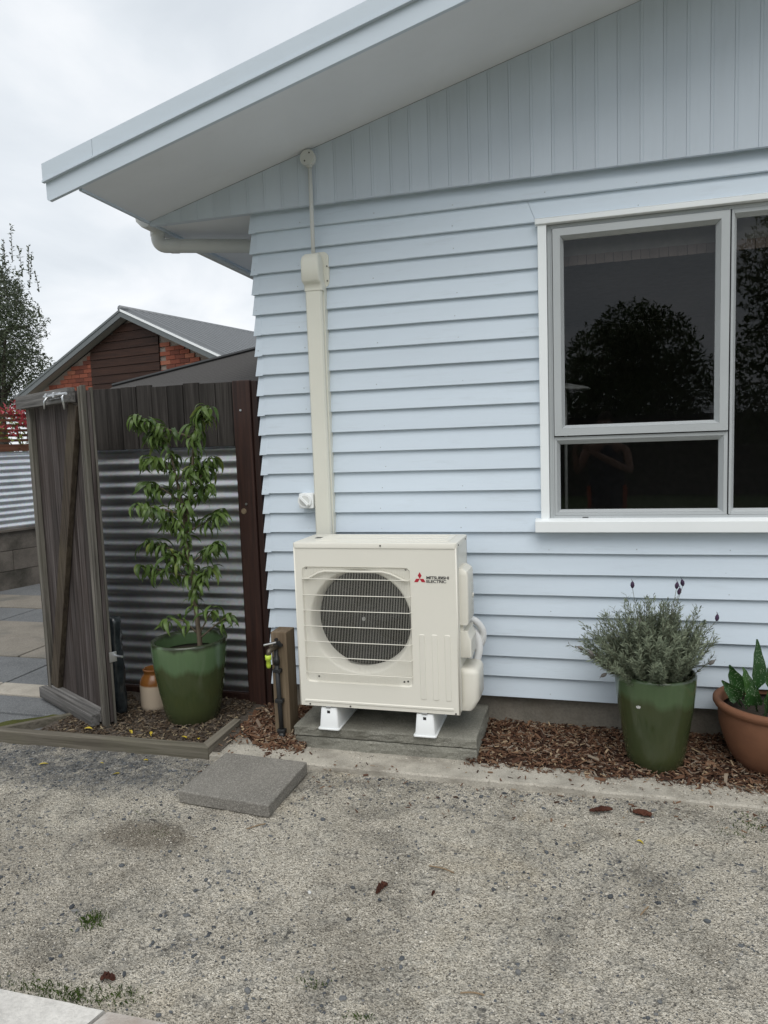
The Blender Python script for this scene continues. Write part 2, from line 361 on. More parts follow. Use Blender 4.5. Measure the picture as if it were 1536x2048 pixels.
M['blind2'] = mat_plain('brown blind hem', (.20, .155, .135), .9)
M['dimwhite'] = mat_plain('lamp shade', (.55, .55, .53), .7)

# ------------------------------------------------------------------ mesh helpers
ORG = {}
class MB:
    def __init__(s): s.v = []; s.f = []
    def add(s, vs, fs):
        o = len(s.v); s.v += [tuple(x) for x in vs]; s.f += [tuple(i + o for i in f) for f in fs]; return s
    def box(s, x0, x1, y0, y1, z0, z1):
        return s.add([(x0, y0, z0), (x1, y0, z0), (x1, y1, z0), (x0, y1, z0), (x0, y0, z1), (x1, y0, z1), (x1, y1, z1), (x0, y1, z1)],
                     [(0, 3, 2, 1), (4, 5, 6, 7), (0, 1, 5, 4), (1, 2, 6, 5), (2, 3, 7, 6), (3, 0, 4, 7)])
    def obox(s, c, a, b, h):
        c, a, b, h = map(Vector, (c, a, b, h))
        vs = [c + a * i + b * j + h * k for k in (-1, 1) for i, j in ((-1, -1), (1, -1), (1, 1), (-1, 1))]
        return s.add(vs, [(0, 3, 2, 1), (4, 5, 6, 7), (0, 1, 5, 4), (1, 2, 6, 5), (2, 3, 7, 6), (3, 0, 4, 7)])
    def prism(s, poly, off):
        off = Vector(off); n = len(poly); a = [Vector(q) for q in poly]
        vs = a + [q + off for q in a]
        fs = [tuple(range(n))[::-1], tuple(range(n, 2 * n))] + [(i, (i + 1) % n, n + (i + 1) % n, n + i) for i in range(n)]
        return s.add(vs, fs)
    def loft(s, ra, rb):
        n = len(ra); vs = list(ra) + list(rb)
        return s.add(vs, [tuple(range(n))[::-1], tuple(range(n, 2 * n))] + [(i, (i + 1) % n, n + (i + 1) % n, n + i) for i in range(n)])
    def tube(s, pts, r, n=8, caps=True):
        pts = [Vector(q) for q in pts]
        if isinstance(r, (int, float)): r = [r] * len(pts)
        vs = []; prev = None
        for i, q in enumerate(pts):
            tdir = (pts[min(i + 1, len(pts) - 1)] - pts[max(i - 1, 0)]).normalized()
            if prev is None:
                a = Vector((0, 0, 1)) if abs(tdir.z) < .9 else Vector((1, 0, 0))
                u_ = tdir.cross(a).normalized()
            else:
                u_ = (prev - tdir * prev.dot(tdir)).normalized()
            prev = u_; w_ = tdir.cross(u_)
            for k in range(n):
                an = 2 * PI * k / n
                vs.append(q + (u_ * math.cos(an) + w_ * math.sin(an)) * r[i])
        fs = []
        for i in range(len(pts) - 1):
            for k in range(n):
                fs.append((i * n + k, i * n + (k + 1) % n, (i + 1) * n + (k + 1) % n, (i + 1) * n + k))
        if caps: fs += [tuple(range(n))[::-1], tuple(range((len(pts) - 1) * n, len(pts) * n))]
        return s.add(vs, fs)
    def lathe(s, prof, n=48, c=(0, 0, 0), wob=0):
        vs = []
        for r, z in prof:
            for k in range(n):
                an = 2 * PI * k / n
                rr = r * (1 + wob * math.sin(an * 2 + 1) + wob * .6 * math.sin(an * 3 + z * 9))
                vs.append((c[0] + rr * math.cos(an), c[1] + rr * math.sin(an), c[2] + z))
        fs = [(i * n + k, i * n + (k + 1) % n, (i + 1) * n + (k + 1) % n, (i + 1) * n + k) for i in range(len(prof) - 1) for k in range(n)]
        fs += [tuple(range(n))[::-1], tuple(range((len(prof) - 1) * n, len(prof) * n))]
        return s.add(vs, fs)
    def shift(s, d):
        s.v = [(a - d[0], b - d[1], c - d[2]) for a, b, c in s.v]; return s
    def mesh(s, name, mat, smooth=False):
        me = bpy.data.meshes.new(name); me.from_pydata(s.v, [], s.f); me.materials.append(mat)
        if smooth:
            me.polygons.foreach_set('use_smooth', [True] * len(me.polygons))
        me.update(); return me
    def build(s, name, mat, parent=None, smooth=False, bevel=0, loc=None, world=True, autos=None):
        """vertices are given in world space unless world=False; they are stored relative to the thing's base"""
        o_ = ORG.get(parent.name, (0, 0, 0)) if parent is not None else (loc or (0, 0, 0))
        if world: s.shift(o_)
        o = bpy.data.objects.new(name, s.mesh(name, M[mat] if isinstance(mat, str) else mat, smooth))
        C.objects.link(o)
        if parent is not None: o.parent = parent; ORG[o.name] = o_ if world else (0, 0, 0)
        elif loc: o.location = loc; ORG[o.name] = loc
        if bevel:
            b = o.modifiers.new('bevel', 'BEVEL'); b.width = bevel; b.segments = 2; b.limit_method = 'ANGLE'; b.angle_limit = math.radians(40)
            b.harden_normals = False
        if autos:
            o.data.set_sharp_from_angle(angle=math.radians(autos))
        return o
def tag(o, label=None, cat=None, group=None, kind=None):
    if label: o['label'] = label
    if cat: o['category'] = cat
    if group: o['group'] = group
    if kind: o['kind'] = kind
    return o
def thing(name, loc, label, cat, group=None, rz=0):
    o = bpy.data.objects.new(name, None); C.objects.link(o); o.location = loc; o.rotation_euler = (0, 0, rz)
    o.empty_display_size = .1
    ORG[o.name] = tuple(loc) if not rz else (0, 0, 0)
    return tag(o, label, cat, group)
def piece(name, me, parent, loc, rot=(0, 0, 0), scale=(1, 1, 1)):
    o = bpy.data.objects.new(name, me); C.objects.link(o); o.parent = parent
    b = ORG.get(parent.name, (0, 0, 0)) if parent is not None else (0, 0, 0)
    o.location = (loc[0] - b[0], loc[1] - b[1], loc[2] - b[2]); o.rotation_euler = rot; o.scale = scale
    return o
R = random.uniform
def nz(x, y, z=0, s=1.0): return noise.noise(Vector((x * s, y * s, z)))

def stack(mb, secs):
    n = len(secs[0])
    vs = [q for s_ in secs for q in s_]
    fs = [(i * n + k, i * n + (k + 1) % n, (i + 1) * n + (k + 1) % n, (i + 1) * n + k) for i in range(len(secs) - 1) for k in range(n)]
    fs += [tuple(range(n))[::-1], tuple(range((len(secs) - 1) * n, len(secs) * n))]
    return mb.add(vs, fs)
# ================================================================== SETTING
def ground_z(x, y):
    near = math.exp(-((y + .75) / .35) ** 2)
    z = -.020 - .010 * near * (1 if x < 0 else max(0, 1 - x * 1.2))
    z += .010 * nz(x, y, 3.1, 1.3) + .006 * nz(x, y, 5.7, 5) + .0055 * nz(x, y, 8.2, 15) + .003 * nz(x, y, 2.2, 38)
    return z
def axis(lo, hi, fine0, fine1, step):
    out = []; q = fine0
    while q < fine1: out.append(q); q += step
    out.append(fine1)
    g = step
    q = fine0
    while q > lo: g *= 1.35; q -= g; out.insert(0, max(q, lo))
    g = step; q = fine1
    while q < hi: g *= 1.35; q += g; out.append(min(q, hi))
    return out
xs = axis(-300, 300, -3.4, 1.8, .0125); ys = axis(-300, 300, -2.55, -.45, .0125)
mb = MB()
mb.v = [(x, y, (ground_z(x, y) if -4.5 < x < 3 and -4 < y < -.3 else -.025)) for y in ys for x in xs]
nx = len(xs)
mb.f = [(j * nx + i, j * nx + i + 1, (j + 1) * nx + i + 1, (j + 1) * nx + i) for j in range(len(ys) - 1) for i in range(nx - 1)]
tag(mb.build('ground', 'gravel', smooth=True), kind='structure')
mb = MB().box(-60, 60, -70, -6.5, -.2, -.012)
tag(mb.build('lawn', 'lawn'), kind='structure')

# paved yard left of the gate, strip by strip
path = tag(MB().box(-9.5, -3.02, -.60, 9, -.2, -.022).build('path', 'slabB'), kind='structure')
def slab(x0, x1, y0, y1, zt, mat):
    MB().box(x0, x1, y0, y1, -.03, zt).build('paving_slab', mat, path, bevel=.006)
for x0, x1 in ((-9.4, -7.2), (-7.19, -5.35), (-5.34, -4.0), (-3.99, -2.95)):
    slab(x0, x1 - .008, -.30, -.04, -.004, 'slabB')
    slab(x0, x1 - .008, -.032, .17, .004, 'slabC')
    slab(x0, x1 - .008, .178, .74, -.004, 'slabB')
    slab(x0 - .4, x1 - .408, .75, 1.26, .003, 'slabA')
    slab(x0 - .4, x1 - .408, 1.268, 1.76, .002, 'slabA')
    slab(x0 - .2, x1 - .208, 1.77, 2.28, -.003, 'slabB')
    slab(x0, x1 - .008, 2.29, 2.85, .004, 'slabA')
    slab(x0, x1 - .008, 2.86, 3.5, .0, 'slabB')

# ================================================================== THE BLUE HOUSE
house = thing('house', (0, 0, 0), 'pale blue weatherboard house with a gable end and grey window', 'house')
XL = -1.84; Z24 = .181; CV = .11560
SL = .2645
def roof_z(x): return 2.963 + SL * (x + 2.456)
# foundation
MB().box(-1.81, 6, .062, .3, -.25, .21).build('foundation', 'found', house)
# backing walls
wall = MB().box(-1.80, -.19, .04, .10, .2, 2.95).box(1.70, 6, .04, .10, .2, 2.95).box(-.19, 1.70, .04, .10, .2, 1.14).box(-.19, 1.70, .04, .10, 2.72, 2.95)\
    .box(-1.80, -1.74, .10, 7, .2, 2.95).build('wall', 'board', house)
PROF = [(.002, 0), (0, .0025), (.0265, .142), (.0355, .142), (.021, .004), (.018, 0)]
MT = .50
def board_mesh(x0, x1, mitre, seed, x0f=None, x1f=None):
    """a long board lofted in short lengths with a slight bow and wander"""
    n_ = max(6, int((x1 - x0) / .12)); secs_ = []
    for i in range(n_ + 1):
        x_ = x0 + (x1 - x0) * i / n_; sec_b = []
        for y, z in PROF:
            xx = x_
            if i == 0: xx = x_ + (y * MT if mitre else 0) + (x0f(z) if x0f else 0)
            if i == n_ and x1f: xx = x_ + x1f(z)
            k_ = min(1, i / 3)
            sec_b.append((xx, y + k_ * (.0012 * nz(x_, seed, 1, 2.2) + .0004 * nz(x_, seed, 3, 11)), z + k_ * (.0016 * nz(x_, seed, 5, 1.3) + .0005 * nz(x_, seed, 7, 9))))
        secs_.append(sec_b)
    m__ = MB(); stack(m__, [q[::-1] for q in secs_]); return m__.mesh('weatherboard', M['board'])
me_full = [board_mesh(XL, 6, True, 10 + k) for k in range(4)]; me_l = [board_mesh(XL, -.203, True, 20 + k) for k in range(5)]; me_r = [board_mesh(1.72, 6, False, 30)]
ra = [(XL + y * MT, 0 + y, z) for y, z in PROF]; rb = [(XL + y, 7, z) for y, z in PROF]
me_side = MB().loft(rb, ra).mesh('weatherboard', M['board'])
# scarf joint beside the window head: the second board is two lengths
me_s1 = [board_mesh(XL, -.221, True, 41, None, lambda z: -.045 * (z / .1156))]
me_s2 = [board_mesh(-.2195, 6, False, 42, lambda z: -.045 * (z / .1156))]
# corner soaker: thin folded plate over each mitre
sk = MB()
def fy(z): return .0265 * z / .142
sk.loft([(XL - .0012, -.0012, -.003), (XL + .044, -.0012, -.002), (XL + .044, .006, -.002), (XL + .004, .006, -.003)],
        [(XL - .0012 + fy(.113) * .50, fy(.113) - .0012, .113), (XL + .046, fy(.113) - .0012, .113), (XL + .046, fy(.113) + .004, .113), (XL + .02, fy(.113) + .004, .113)])
me_soak = sk.mesh('corner_soaker', M['board'])
for k in range(1, 25):
    z = Z24 + (24 - k) * CV
    dz = R(-.0012, .0012); rx = R(-.006, .006); ry = R(-.0006, .0006)
    if k == 2: ms = [me_s1, me_s2]
    elif 3 <= k <= 16: ms = [me_l, me_r]
    else: ms = [me_full]
    for m_ in ms: piece('weatherboard', random.choice(m_), wall, (0, R(-.001, .0005), z + dz), (rx * .3, ry, 0))
    piece('weatherboard', me_side, wall, (R(-.001, .001), 0, z + dz))
    piece('corner_soaker', me_soak, wall, (R(-.001, .001), R(-.0008, 0), z + dz + R(-.003, .001)))

nh = MB()
for k in range(1, 25):
    z = Z24 + (24 - k) * CV + .024
    for x_ in [XL + .022] + [XL + .30 + .45 * i for i in range(9)]:
        if 3 <= k <= 16 and x_ > -.22: continue
        if random.random() < .25: continue
        xx, zz = x_ + R(-.02, .02) * (x_ > XL + .1), z + R(-.006, .006)
        nh.tube([(xx, fy(.024) - .0012, zz), (xx, fy(.024) + .001, zz)], .0034, 7)
tag(nh.build('nail_heads', 'nail', wall), kind='stuff')
# gable panel with vertical boards
GB = -.034
MB().prism([(-2.44, GB + .02, 2.95), (6, GB + .02, 2.95), (6, GB + .02, roof_z(6)), (-2.44, GB + .02, roof_z(-2.44))], (0, .05, 0)).build('gable_backing', 'gable', house)
gable = house.children[-1]
x = -1.2978 - .1055 * 11
while x < 6:
    xa = max(x, -2.456); xb = min(x + .1055, 6)
    w_ = xb - xa
    yo = R(-.0005, .0005)
    pr = [(xa + .0003, GB + .0014), (xa + .0014, GB), (xa + .012, GB), (xa + .0128, GB + .0012), (xa + .0152, GB + .0012), (xa + .016, GB), (xb - .0014, GB), (xb - .0003, GB + .0014), (xb - .0003, GB + .02), (xa + .0003, GB + .02)]
    zb = 2.940 + R(-.0008, .0008)
    MB().loft([(a, b + yo, zb) for a, b in pr], [(a, b + yo, roof_z(a) - .002) for a, b in pr]).build('gable_board', 'gable', gable)
    x += .1055
# soffits and roof
MB().prism([(-2.456, -.640, roof_z(-2.456)), (6, -.640, roof_z(6)), (6, -.640, roof_z(6) + .012), (-2.456, -.640, roof_z(-2.456) + .012)], (0, .64 - .034, 0)).build('soffit', 'soffit', house)
MB().box(-2.456, -1.80, -.012, 7, 2.966, 2.98).build('eave_soffit', 'soffit', house)
MB().box(-2.476, -2.4565, -.634, 7, 2.952, 3.10).build('fascia', 'barge', house, bevel=.002)
def bz(x): return 2.961 + .2635 * (x + 2.455)
MB().prism([(-2.650, -.662, bz(-2.650) + .012), (-2.636, -.662, bz(-2.636)), (6, -.662, bz(6)), (6, -.662, bz(6) + .175), (-2.650, -.662, bz(-2.650) + .175)], (0, .021, 0)).build('barge_board', 'barge', house, bevel=.0015)
fl = MB()
segs = [(-2.658, -2.352), (-2.350, 6)]
for a, b in segs:
    fl.prism([(a, -.675, bz(a) + .100), (b, -.675, bz(b) + .100), (b, -.675, bz(b) + .188), (a, -.675, bz(a) + .188)], (0, .0125, 0))
    fl.prism([(a, -.682, bz(a) + .094), (b, -.682, bz(b) + .094), (b, -.682, bz(b) + .103), (a, -.682, bz(a) + .103)], (0, .02, 0))
    fl.prism([(a, -.672, bz(a) + .183), (b, -.672, bz(b) + .183), (b, -.672, bz(b) + .189), (a, -.672, bz(a) + .189)], (0, .25, 0))
fl.build('barge_flashing', 'barge', house)
MB().prism([(-2.56, -.60, bz(-2.56) + .14), (6, -.60, bz(6) + .14), (6, -.60, bz(6) + .175), (-2.56, -.60, bz(-2.56) + .175)], (0, 8, 0)).build('roof', 'zinc', house)  # simple unseen roof plane, added to block light from above
# gutter behind the gable line, and the downpipe that drops from it
g = MB()
gp = [(-2.478, 3.06), (-2.478, 2.965), (-2.50, 2.945), (-2.535, 2.948), (-2.572, 2.985), (-2.585, 3.06)]
g.loft([(a, -.0, b) for a, b in gp], [(a, 7, b) for a, b in gp])
g.build('gutter', 'pipe', house, bevel=.004)
dp = [Vector((-2.515, .14, 2.965)), Vector((-2.515, .14, 2.915))]
cen = Vector((-2.515, .14, 2.872)); end = Vector((-1.835, .425, 2.872)); dr = (end - cen).normalized()
for i in range(1, 8):
    a = i / 8 * PI / 2
    dp.append(Vector((-2.515, .14, 2.915)) + dr * (.045 * (1 - math.cos(a))) + Vector((0, 0, -.043 * math.sin(a))))
dp += [cen + dr * .05, cen + dr * .12, end]
pipe = MB().tube(dp, .0415, 20).build('downpipe', 'pipe', house, smooth=True, autos=50)
MB().tube([cen + dr * .075, cen + dr * .125], .0445, 20).build('pipe_socket', 'pipe', pipe, smooth=True, autos=50)
MB().tube([(-2.515, .14, 2.93), (-2.515, .14, 2.962)], .0445, 20).build('pipe_socket', 'pipe', pipe, smooth=True, autos=50)
MB().tube([(-1.885, .405, 2.872), (-1.885, .405, .1)], .04, 16).build('downpipe_drop', 'pipe', house, smooth=True, autos=50)

# window
win = MB().box(-.166, 1.66, .012, .07, 1.172, 1.176).build('window', 'alu', house)
MB().box(-.226, 1.72, -.034, .03, 2.7015, 2.7285).build('head_trim', 'white', win, bevel=.003)
MB().prism([(-.226, -.034, 2.7285), (-.226, .012, 2.745), (-.226, .012, 2.7285)], (1.946, 0, 0)).build('head_flashing', 'white', win)
MB().box(-.213, -.169, -.022, .03, 1.168, 2.7005).box(-.213, -.204, -.0235, -.02, 1.168, 2.7005).build('side_facing', 'white', win, bevel=.002)
MB().box(1.66, 1.704, -.022, .03, 1.168, 2.7005).build('side_facing', 'white', win, bevel=.002)
MB().prism([(-.243, -.056, 1.112), (-.243, .03, 1.112), (-.243, .03, 1.183), (-.243, -.020, 1.181), (-.243, -.056, 1.171)], (1.98, 0, 0)).build('sill', 'white', win, bevel=.003)
def ring(mb, outer, inner, y0, y1):
    """four mitred rails between two rectangles (x0,x1,z0,z1), a hairline open at each mitre"""
    ox0, ox1, oz0, oz1 = outer; ix0, ix1, iz0, iz1 = inner; g_ = .0004
    O = [(ox0, oz0), (ox1, oz0), (ox1, oz1), (ox0, oz1)]; I = [(ix0, iz0), (ix1, iz0), (ix1, iz1), (ix0, iz1)]
    for k in range(4):
        a, b, c_, d_ = O[k], O[(k + 1) % 4], I[(k + 1) % 4], I[k]
        if k % 2 == 0: a = (a[0] + g_, a[1]); b = (b[0] - g_, b[1]); c_ = (c_[0] - g_, c_[1]); d_ = (d_[0] + g_, d_[1])
        mb.add([(a[0], y0[0], a[1]), (b[0], y0[0], b[1]), (c_[0], y0[1], c_[1]), (d_[0], y0[1], d_[1]),
                (a[0], y1, a[1]), (b[0], y1, b[1]), (c_[0], y1, c_[1]), (d_[0], y1, d_[1])],
               [(0, 1, 2, 3), (7, 6, 5, 4), (0, 4, 5, 1), (2, 6, 7, 3), (1, 5, 6, 2), (0, 3, 7, 4)])
def inset(r, d): return (r[0] + d, r[1] - d, r[2] + d, r[3] - d)
FY = .004                                                     # face of the fixed frame
frame = MB()
# outer frame members round the whole window, a mullion and a transom, flat faces
frame.box(-.167, -.150, FY + .003, .07, 1.176, 2.700).box(1.64, 1.658, FY + .003, .07, 1.176, 2.700)
frame.box(-.150, 1.64, FY, .07, 1.1765, 1.196).box(-.150, 1.64, FY, .07, 2.681, 2.700)
frame.box(-.150, -.142, FY + .001, .07, 1.196, 2.681)
frame.build('outer_frame', 'alu', win, bevel=.001)
low = MB(); ring(low, (-.141, .7005, 1.197, 1.613), (-.128, .683, 1.212, 1.596), (FY - .001, FY - .001), .07)
ring(low, (-.1275, .6825, 1.2125, 1.5955), (-.112, .664, 1.226, 1.574), (FY, .034), .06)
low.build('lower_frame', 'alu', win)
sash = MB(); SO = (-.139, .6985, 1.619, 2.676)
ring(sash, SO, (-.101, .659, 1.656, 2.639), (-.012, -.012), .05)
ring(sash, (-.1005, .6585, 1.6565, 2.6385), (-.085, .640, 1.6735, 2.6225), (-.011, .024), .045)
sash.build('sash', 'alu', win)
MB().box(.7015, .7065, FY + .012, .07, 1.197, 2.68).build('seal', 'rubber', win)
MB().box(.707, .7145, FY - .006, .07, 1.199, 2.679).build('mullion', 'alu', win, bevel=.001)
right = MB(); ring(right, (.715, 1.639, 1.197, 2.680), (.7195, 1.62, 1.211, 2.662), (FY - .001, FY - .001), .07)
ring(right, (.7195, 1.62, 1.211, 2.662), (.735, 1.60, 1.2255, 2.645), (FY, .034), .06)
right.build('right_frame', 'alu', win)
MB().box(.0, .03, FY - .0015, FY, 1.184, 1.188).build('drain_slot', 'rubber', win)
for r_ in ((-.085, .640, 1.6735, 2.6225, .028), (-.112, .664, 1.226, 1.574, .038), (.735, 1.60, 1.2255, 2.645, .038)):
    x0, x1, z0, z1, y = r_
    MB().add([(x0 - .004, y, z0 - .004), (x1 + .004, y, z0 - .004), (x1 + .004, y, z1 + .004), (x0 - .004, y, z1 + .004)], [(0, 1, 2, 3)]).build('glass_pane', 'glass', win)
# room behind the glass
room = MB()
room.box(-1.70, 4, .11, 4.3, .25, .33).box(-1.70, 4, .11, 4.3, 2.80, 2.86).box(-1.73, -1.70, .11, 4.3, .33, 2.8).box(3.97, 4, .11, 4.3, .33, 2.8).box(-1.7, 4, 4.3, 4.35, .33, 2.8)
room.build('room_shell', 'room', house)
bl = thing('roller_blind', (.75, .14, 2.52), 'taupe roller blind with a brown hem behind the top of the window', 'blind')
MB().box(-.15, 1.66, .138, .144, 2.566, 2.76).build('fabric', 'blind', bl)
hm = MB()
for i in range(40):
    a = -.15 + i * .045
    hm.box(a + .001, a + .044, .135 + .003 * math.sin(i * 1.9), .146, 2.516, 2.566)
hm.build('hem', 'blind2', bl)
lp = thing('table_lamp', (-.10, .85, 1.05), 'dim pale disc lamp inside the room behind the window', 'lamp')
MB().lathe([(.02, .86), (.15, .855), (.155, .86), (.14, .872), (.02, .90)], 32, (-.10, .85, 1.05)).build('shade', 'dimwhite', lp, smooth=True)
MB().tube([(-.10, .85, 1.05), (-.10, .85, 1.92)], .01, 8).build('stem', 'dimwhite', lp)
MB().lathe([(.09, 0), (.09, .02), (.02, .03)], 24, (-.10, .85, 1.05)).build('base', 'dimwhite', lp)
tb = thing('side_table', (.0, .9, .33), 'dim table inside the room below the lamp', 'table')
MB().box(-.5, .4, .6, 1.2, 1.01, 1.05).build('table_top', 'gablewood', tb)
for a, b in ((-.47, .63), (.37, .63), (-.47, 1.17), (.37, 1.17)): MB().box(a - .02, a + .02, b - .02, b + .02, .33, 1.01).build('leg', 'gablewood', tb)

# ================================================================== DUCT, SWITCH
du = thing('pipe_duct', (-1.435, .0, 1.10), 'ivory pipe duct with conduit and round junction disc up the blue wall', 'duct')
MB().prism([(-1.487, .02, 1.10), (-1.487, -.052, 1.10), (-1.478, -.062, 1.10), (-1.400, -.062, 1.10), (-1.391, -.052, 1.10), (-1.391, .02, 1.10)], (0, 0, 1.40)).build('duct_cover', 'duct', du, bevel=.002)
MB().prism([(-1.396, -.03, 1.10), (-1.384, -.03, 1.10), (-1.384, .02, 1.10), (-1.396, .02, 1.10)], (0, 0, 1.385)).build('duct_base', 'duct', du)
cap = MB()
def rr(x0, x1, y0, y1, r, n=4):
    out = []
    for cx, cy, a0 in ((x1 - r, y1 - r, 0), (x0 + r, y1 - r, 90), (x0 + r, y0 + r, 180), (x1 - r, y0 + r, 270)):
        for i in range(n + 1):
            a = math.radians(a0 + 90 * i / n); out.append((cx + r * math.cos(a), cy + r * math.sin(a)))
    return out
secs = []
for z, x0, x1, yf in ((2.472, -1.491, -1.383, -.066), (2.505, -1.491, -1.383, -.067), (2.512, -1.493, -1.385, -.078), (2.525, -1.496, -1.388, -.094), (2.63, -1.496, -1.392, -.094), (2.655, -1.492, -1.396, -.084), (2.672, -1.484, -1.402, -.062), (2.679, -1.472, -1.412, -.03)):
    secs.append([(a, b, z) for a, b in rr(x0, x1, yf, .02, .014)])
stack(cap, secs)
dcap = cap.build('duct_cap', 'duct', du, smooth=True, autos=60)
MB().prism([(a, -.002, b) for a, b in rr(-1.46, -1.362, 2.495, 2.69, .03)], (0, .02, 0)).build('cap_flange', 'duct', dcap)
for z in (2.53, 2.61): MB().tube([(-1.371, -.006, z), (-1.371, .0, z)], .004, 8).build('screw', 'screw', dcap)
MB().tube([(-1.431, -.050, 2.660), (-1.4295, -.052, 2.9), (-1.429, -.053, 3.145)], [.0115] * 3, 12).build('conduit', 'cond', du, smooth=True)
dj = MB().tube([(-1.437, -.034, 3.182), (-1.437, -.069, 3.182)], .043, 28).build('junction_disc', 'cond', du, bevel=.003)
MB().tube([(-1.429, -.054, 3.13), (-1.43, -.056, 3.146)], .016, 12).build('conduit_neck', 'cond', du, smooth=True)
for a, b in ((-1.424, 3.204), (-1.452, 3.165)): MB().tube([(a, -.066, b), (a, -.0705, b)], .0045, 8).build('screw', 'screw', dj)

sw = thing('isolator_switch', (-1.545, 0, 1.25), 'white rotary isolator switch on the blue wall beside the ivory duct', 'switch')
MB().prism([(a, -.062, b) for a, b in rr(-1.579, -1.492, 1.253, 1.340, .008)], (0, .078, 0)).build('box', 'whitep', sw, bevel=.002)
dl = MB().tube([(-1.541, -.060, 1.298), (-1.541, -.074, 1.298)], .041, 28).build('dial', 'whitep', sw, bevel=.002)
MB().tube([(-1.541, -.0741, 1.298), (-1.541, -.0755, 1.298)], .030, 28).build('dial_face', 'cond', dl)
MB().obox((-1.541, -.082, 1.298), (.024, 0, -.024), (.005, 0, .005), (0, .008, 0)).build('knob', 'whitep', dl, bevel=.002)

# ================================================================== CONCRETE PLINTH
pl = MB()
def plinth(z0, z1, dx, seed):
    nx_, ny_ = 60, 4
    P = []
    ring_ = []
    x0, x1, y0, y1 = -1.512 + dx, -.524 + dx * .2, -.442, .050
    per = []
    for i in range(nx_): per.append((x0 + (x1 - x0) * i / nx_, y0))
    for i in range(24): per.append((x1, y0 + (y1 - y0) * i / 24))
    for i in range(nx_): per.append((x1 + (x0 - x1) * i / nx_, y1))
    for i in range(24): per.append((x0, y1 + (y0 - y1) * i / 24))
    cx, cy = (x0 + x1) / 2, (y0 + y1) / 2
    secs_ = []
    hs = [0, .12, .3, .5, .7, .88, 1.0]
    for j, h_ in enumerate(hs):
        z = z0 + (z1 - z0) * h_
        sec = []
        for x_, y_ in per:
            k = .004 * nz(x_ * 14, y_ * 14, z * 60 + seed) + .003 * nz(x_ * 40, y_ * 40, z * 90 + seed)
            if j in (0, len(hs) - 1): k -= .0035 if j else .008 + .008 * abs(nz(x_ * 25, y_ * 25, seed))
            d_ = Vector((x_ - cx, y_ - cy, 0)); s_ = Vector((math.copysign(1, d_.x) if abs(d_.x) > (x1 - x0) / 2 - .002 else 0, math.copysign(1, d_.y) if abs(d_.y) > (y1 - y0) / 2 - .002 else 0, 0))
            sec.append((x_ + s_.x * k, y_ + s_.y * k, z + (.004 * nz(x_ * 30, y_ * 30, seed + 9) if j == 0 else 0)))
        secs_.append(sec)
    mb = MB(); stack(mb, secs_); return mb
pth = thing('concrete_plinth', (-1.02, -.2, 0), 'rough grey concrete plinth of two cast layers under the heat pump', 'plinth')
plinth(.056, .112, 0, 2.0).build('top_slab', 'plinth', pth)
plinth(-.03, .055, .006, 7.0).build('bottom_slab', 'plinth', pth)

# ================================================================== HEAT PUMP
AX0, AX1, AYF, AYB, AZ0, AZ1 = -1.4605, -.6005, -.461, -.128, .2385, 1.113
ac = thing('heat_pump', (-1.03, -.295, .112), 'cream outdoor heat pump unit with round fan on the concrete plinth', 'heat pump')
LX = lambda a: -1.4517 + a
LZ = lambda b: .2325 + b
FCX, FCZ, FR = LX(.341), LZ(.467), .262
# cabinet: front sheet with a recessed grille field and round fan opening
body = MB()
zt = AZ1 - .026
fx0, fx1, fz0, fz1 = LX(.032), LX(.614), LZ(.135), LZ(.754)
n = 16
def sq(x0, x1, z0, z1, r, y): return [(a, y, b) for a, b in rr(x0, x1, z0, z1, r, n // 4)]
def strip(mb, loops, flip=False):
    nn = len(loops[0]); vs = [q for l_ in loops for q in l_]; fs = []
    for i in range(len(loops) - 1):
        for k in range(nn):
            f_ = (i * nn + k, i * nn + (k + 1) % nn, (i + 1) * nn + (k + 1) % nn, (i + 1) * nn + k)
            fs.append(f_[::-1] if flip else f_)
    mb.add(vs, fs)
NN = len(rr(0, 1, 0, 1, .1, n // 4))
def circ_like(r, y):
    out = []
    ref = rr(fx0, fx1, fz0, fz1, .25, n // 4)
    for a, b in ref:
        an = math.atan2(b - FCZ, a - FCX); out.append((FCX + r * math.cos(an), y, FCZ + r * math.sin(an)))
    return out
def dens(l_, m=3):
    out = []
    for i in range(len(l_)):
        a, b = Vector(l_[i]), Vector(l_[(i + 1) % len(l_)])
        for j in range(m): out.append(tuple(a.lerp(b, j / m)))
    return out
def circ_dens(ref, r, y): return [(FCX + r * math.cos(math.atan2(q[2] - FCZ, q[0] - FCX)), y, FCZ + r * math.sin(math.atan2(q[2] - FCZ, q[0] - FCX))) for q in ref]
def outline(x0, x1, z0, z1, r, y, angs):
    P = [(a_, b_) for a_, b_ in rr(x0, x1, z0, z1, r, 12)]; D = []
    for i in range(len(P)):
        (a0, c0), (a1, c1) = P[i], P[(i + 1) % len(P)]
        for j in range(24): D.append((a0 + (a1 - a0) * j / 24, c0 + (c1 - c0) * j / 24))
    D = sorted((math.atan2(c0 - FCZ, a0 - FCX), a0, c0) for a0, c0 in D)
    return [(lambda q: (q[1], y, q[2]))(min(D, key=lambda q: abs((q[0] - an + PI) % (2 * PI) - PI))) for an in angs]
angs = sorted([-PI + 2 * PI * i / 128 for i in range(128)] + [math.atan2(c0 - FCZ, a0 - FCX) for a0 in (AX0 + .0005, AX1 - .0005) for c0 in (AZ0 + .0005, zt - .0005)])
def cir(r, y): return [(FCX + r * math.cos(an), y, FCZ + r * math.sin(an)) for an in angs]
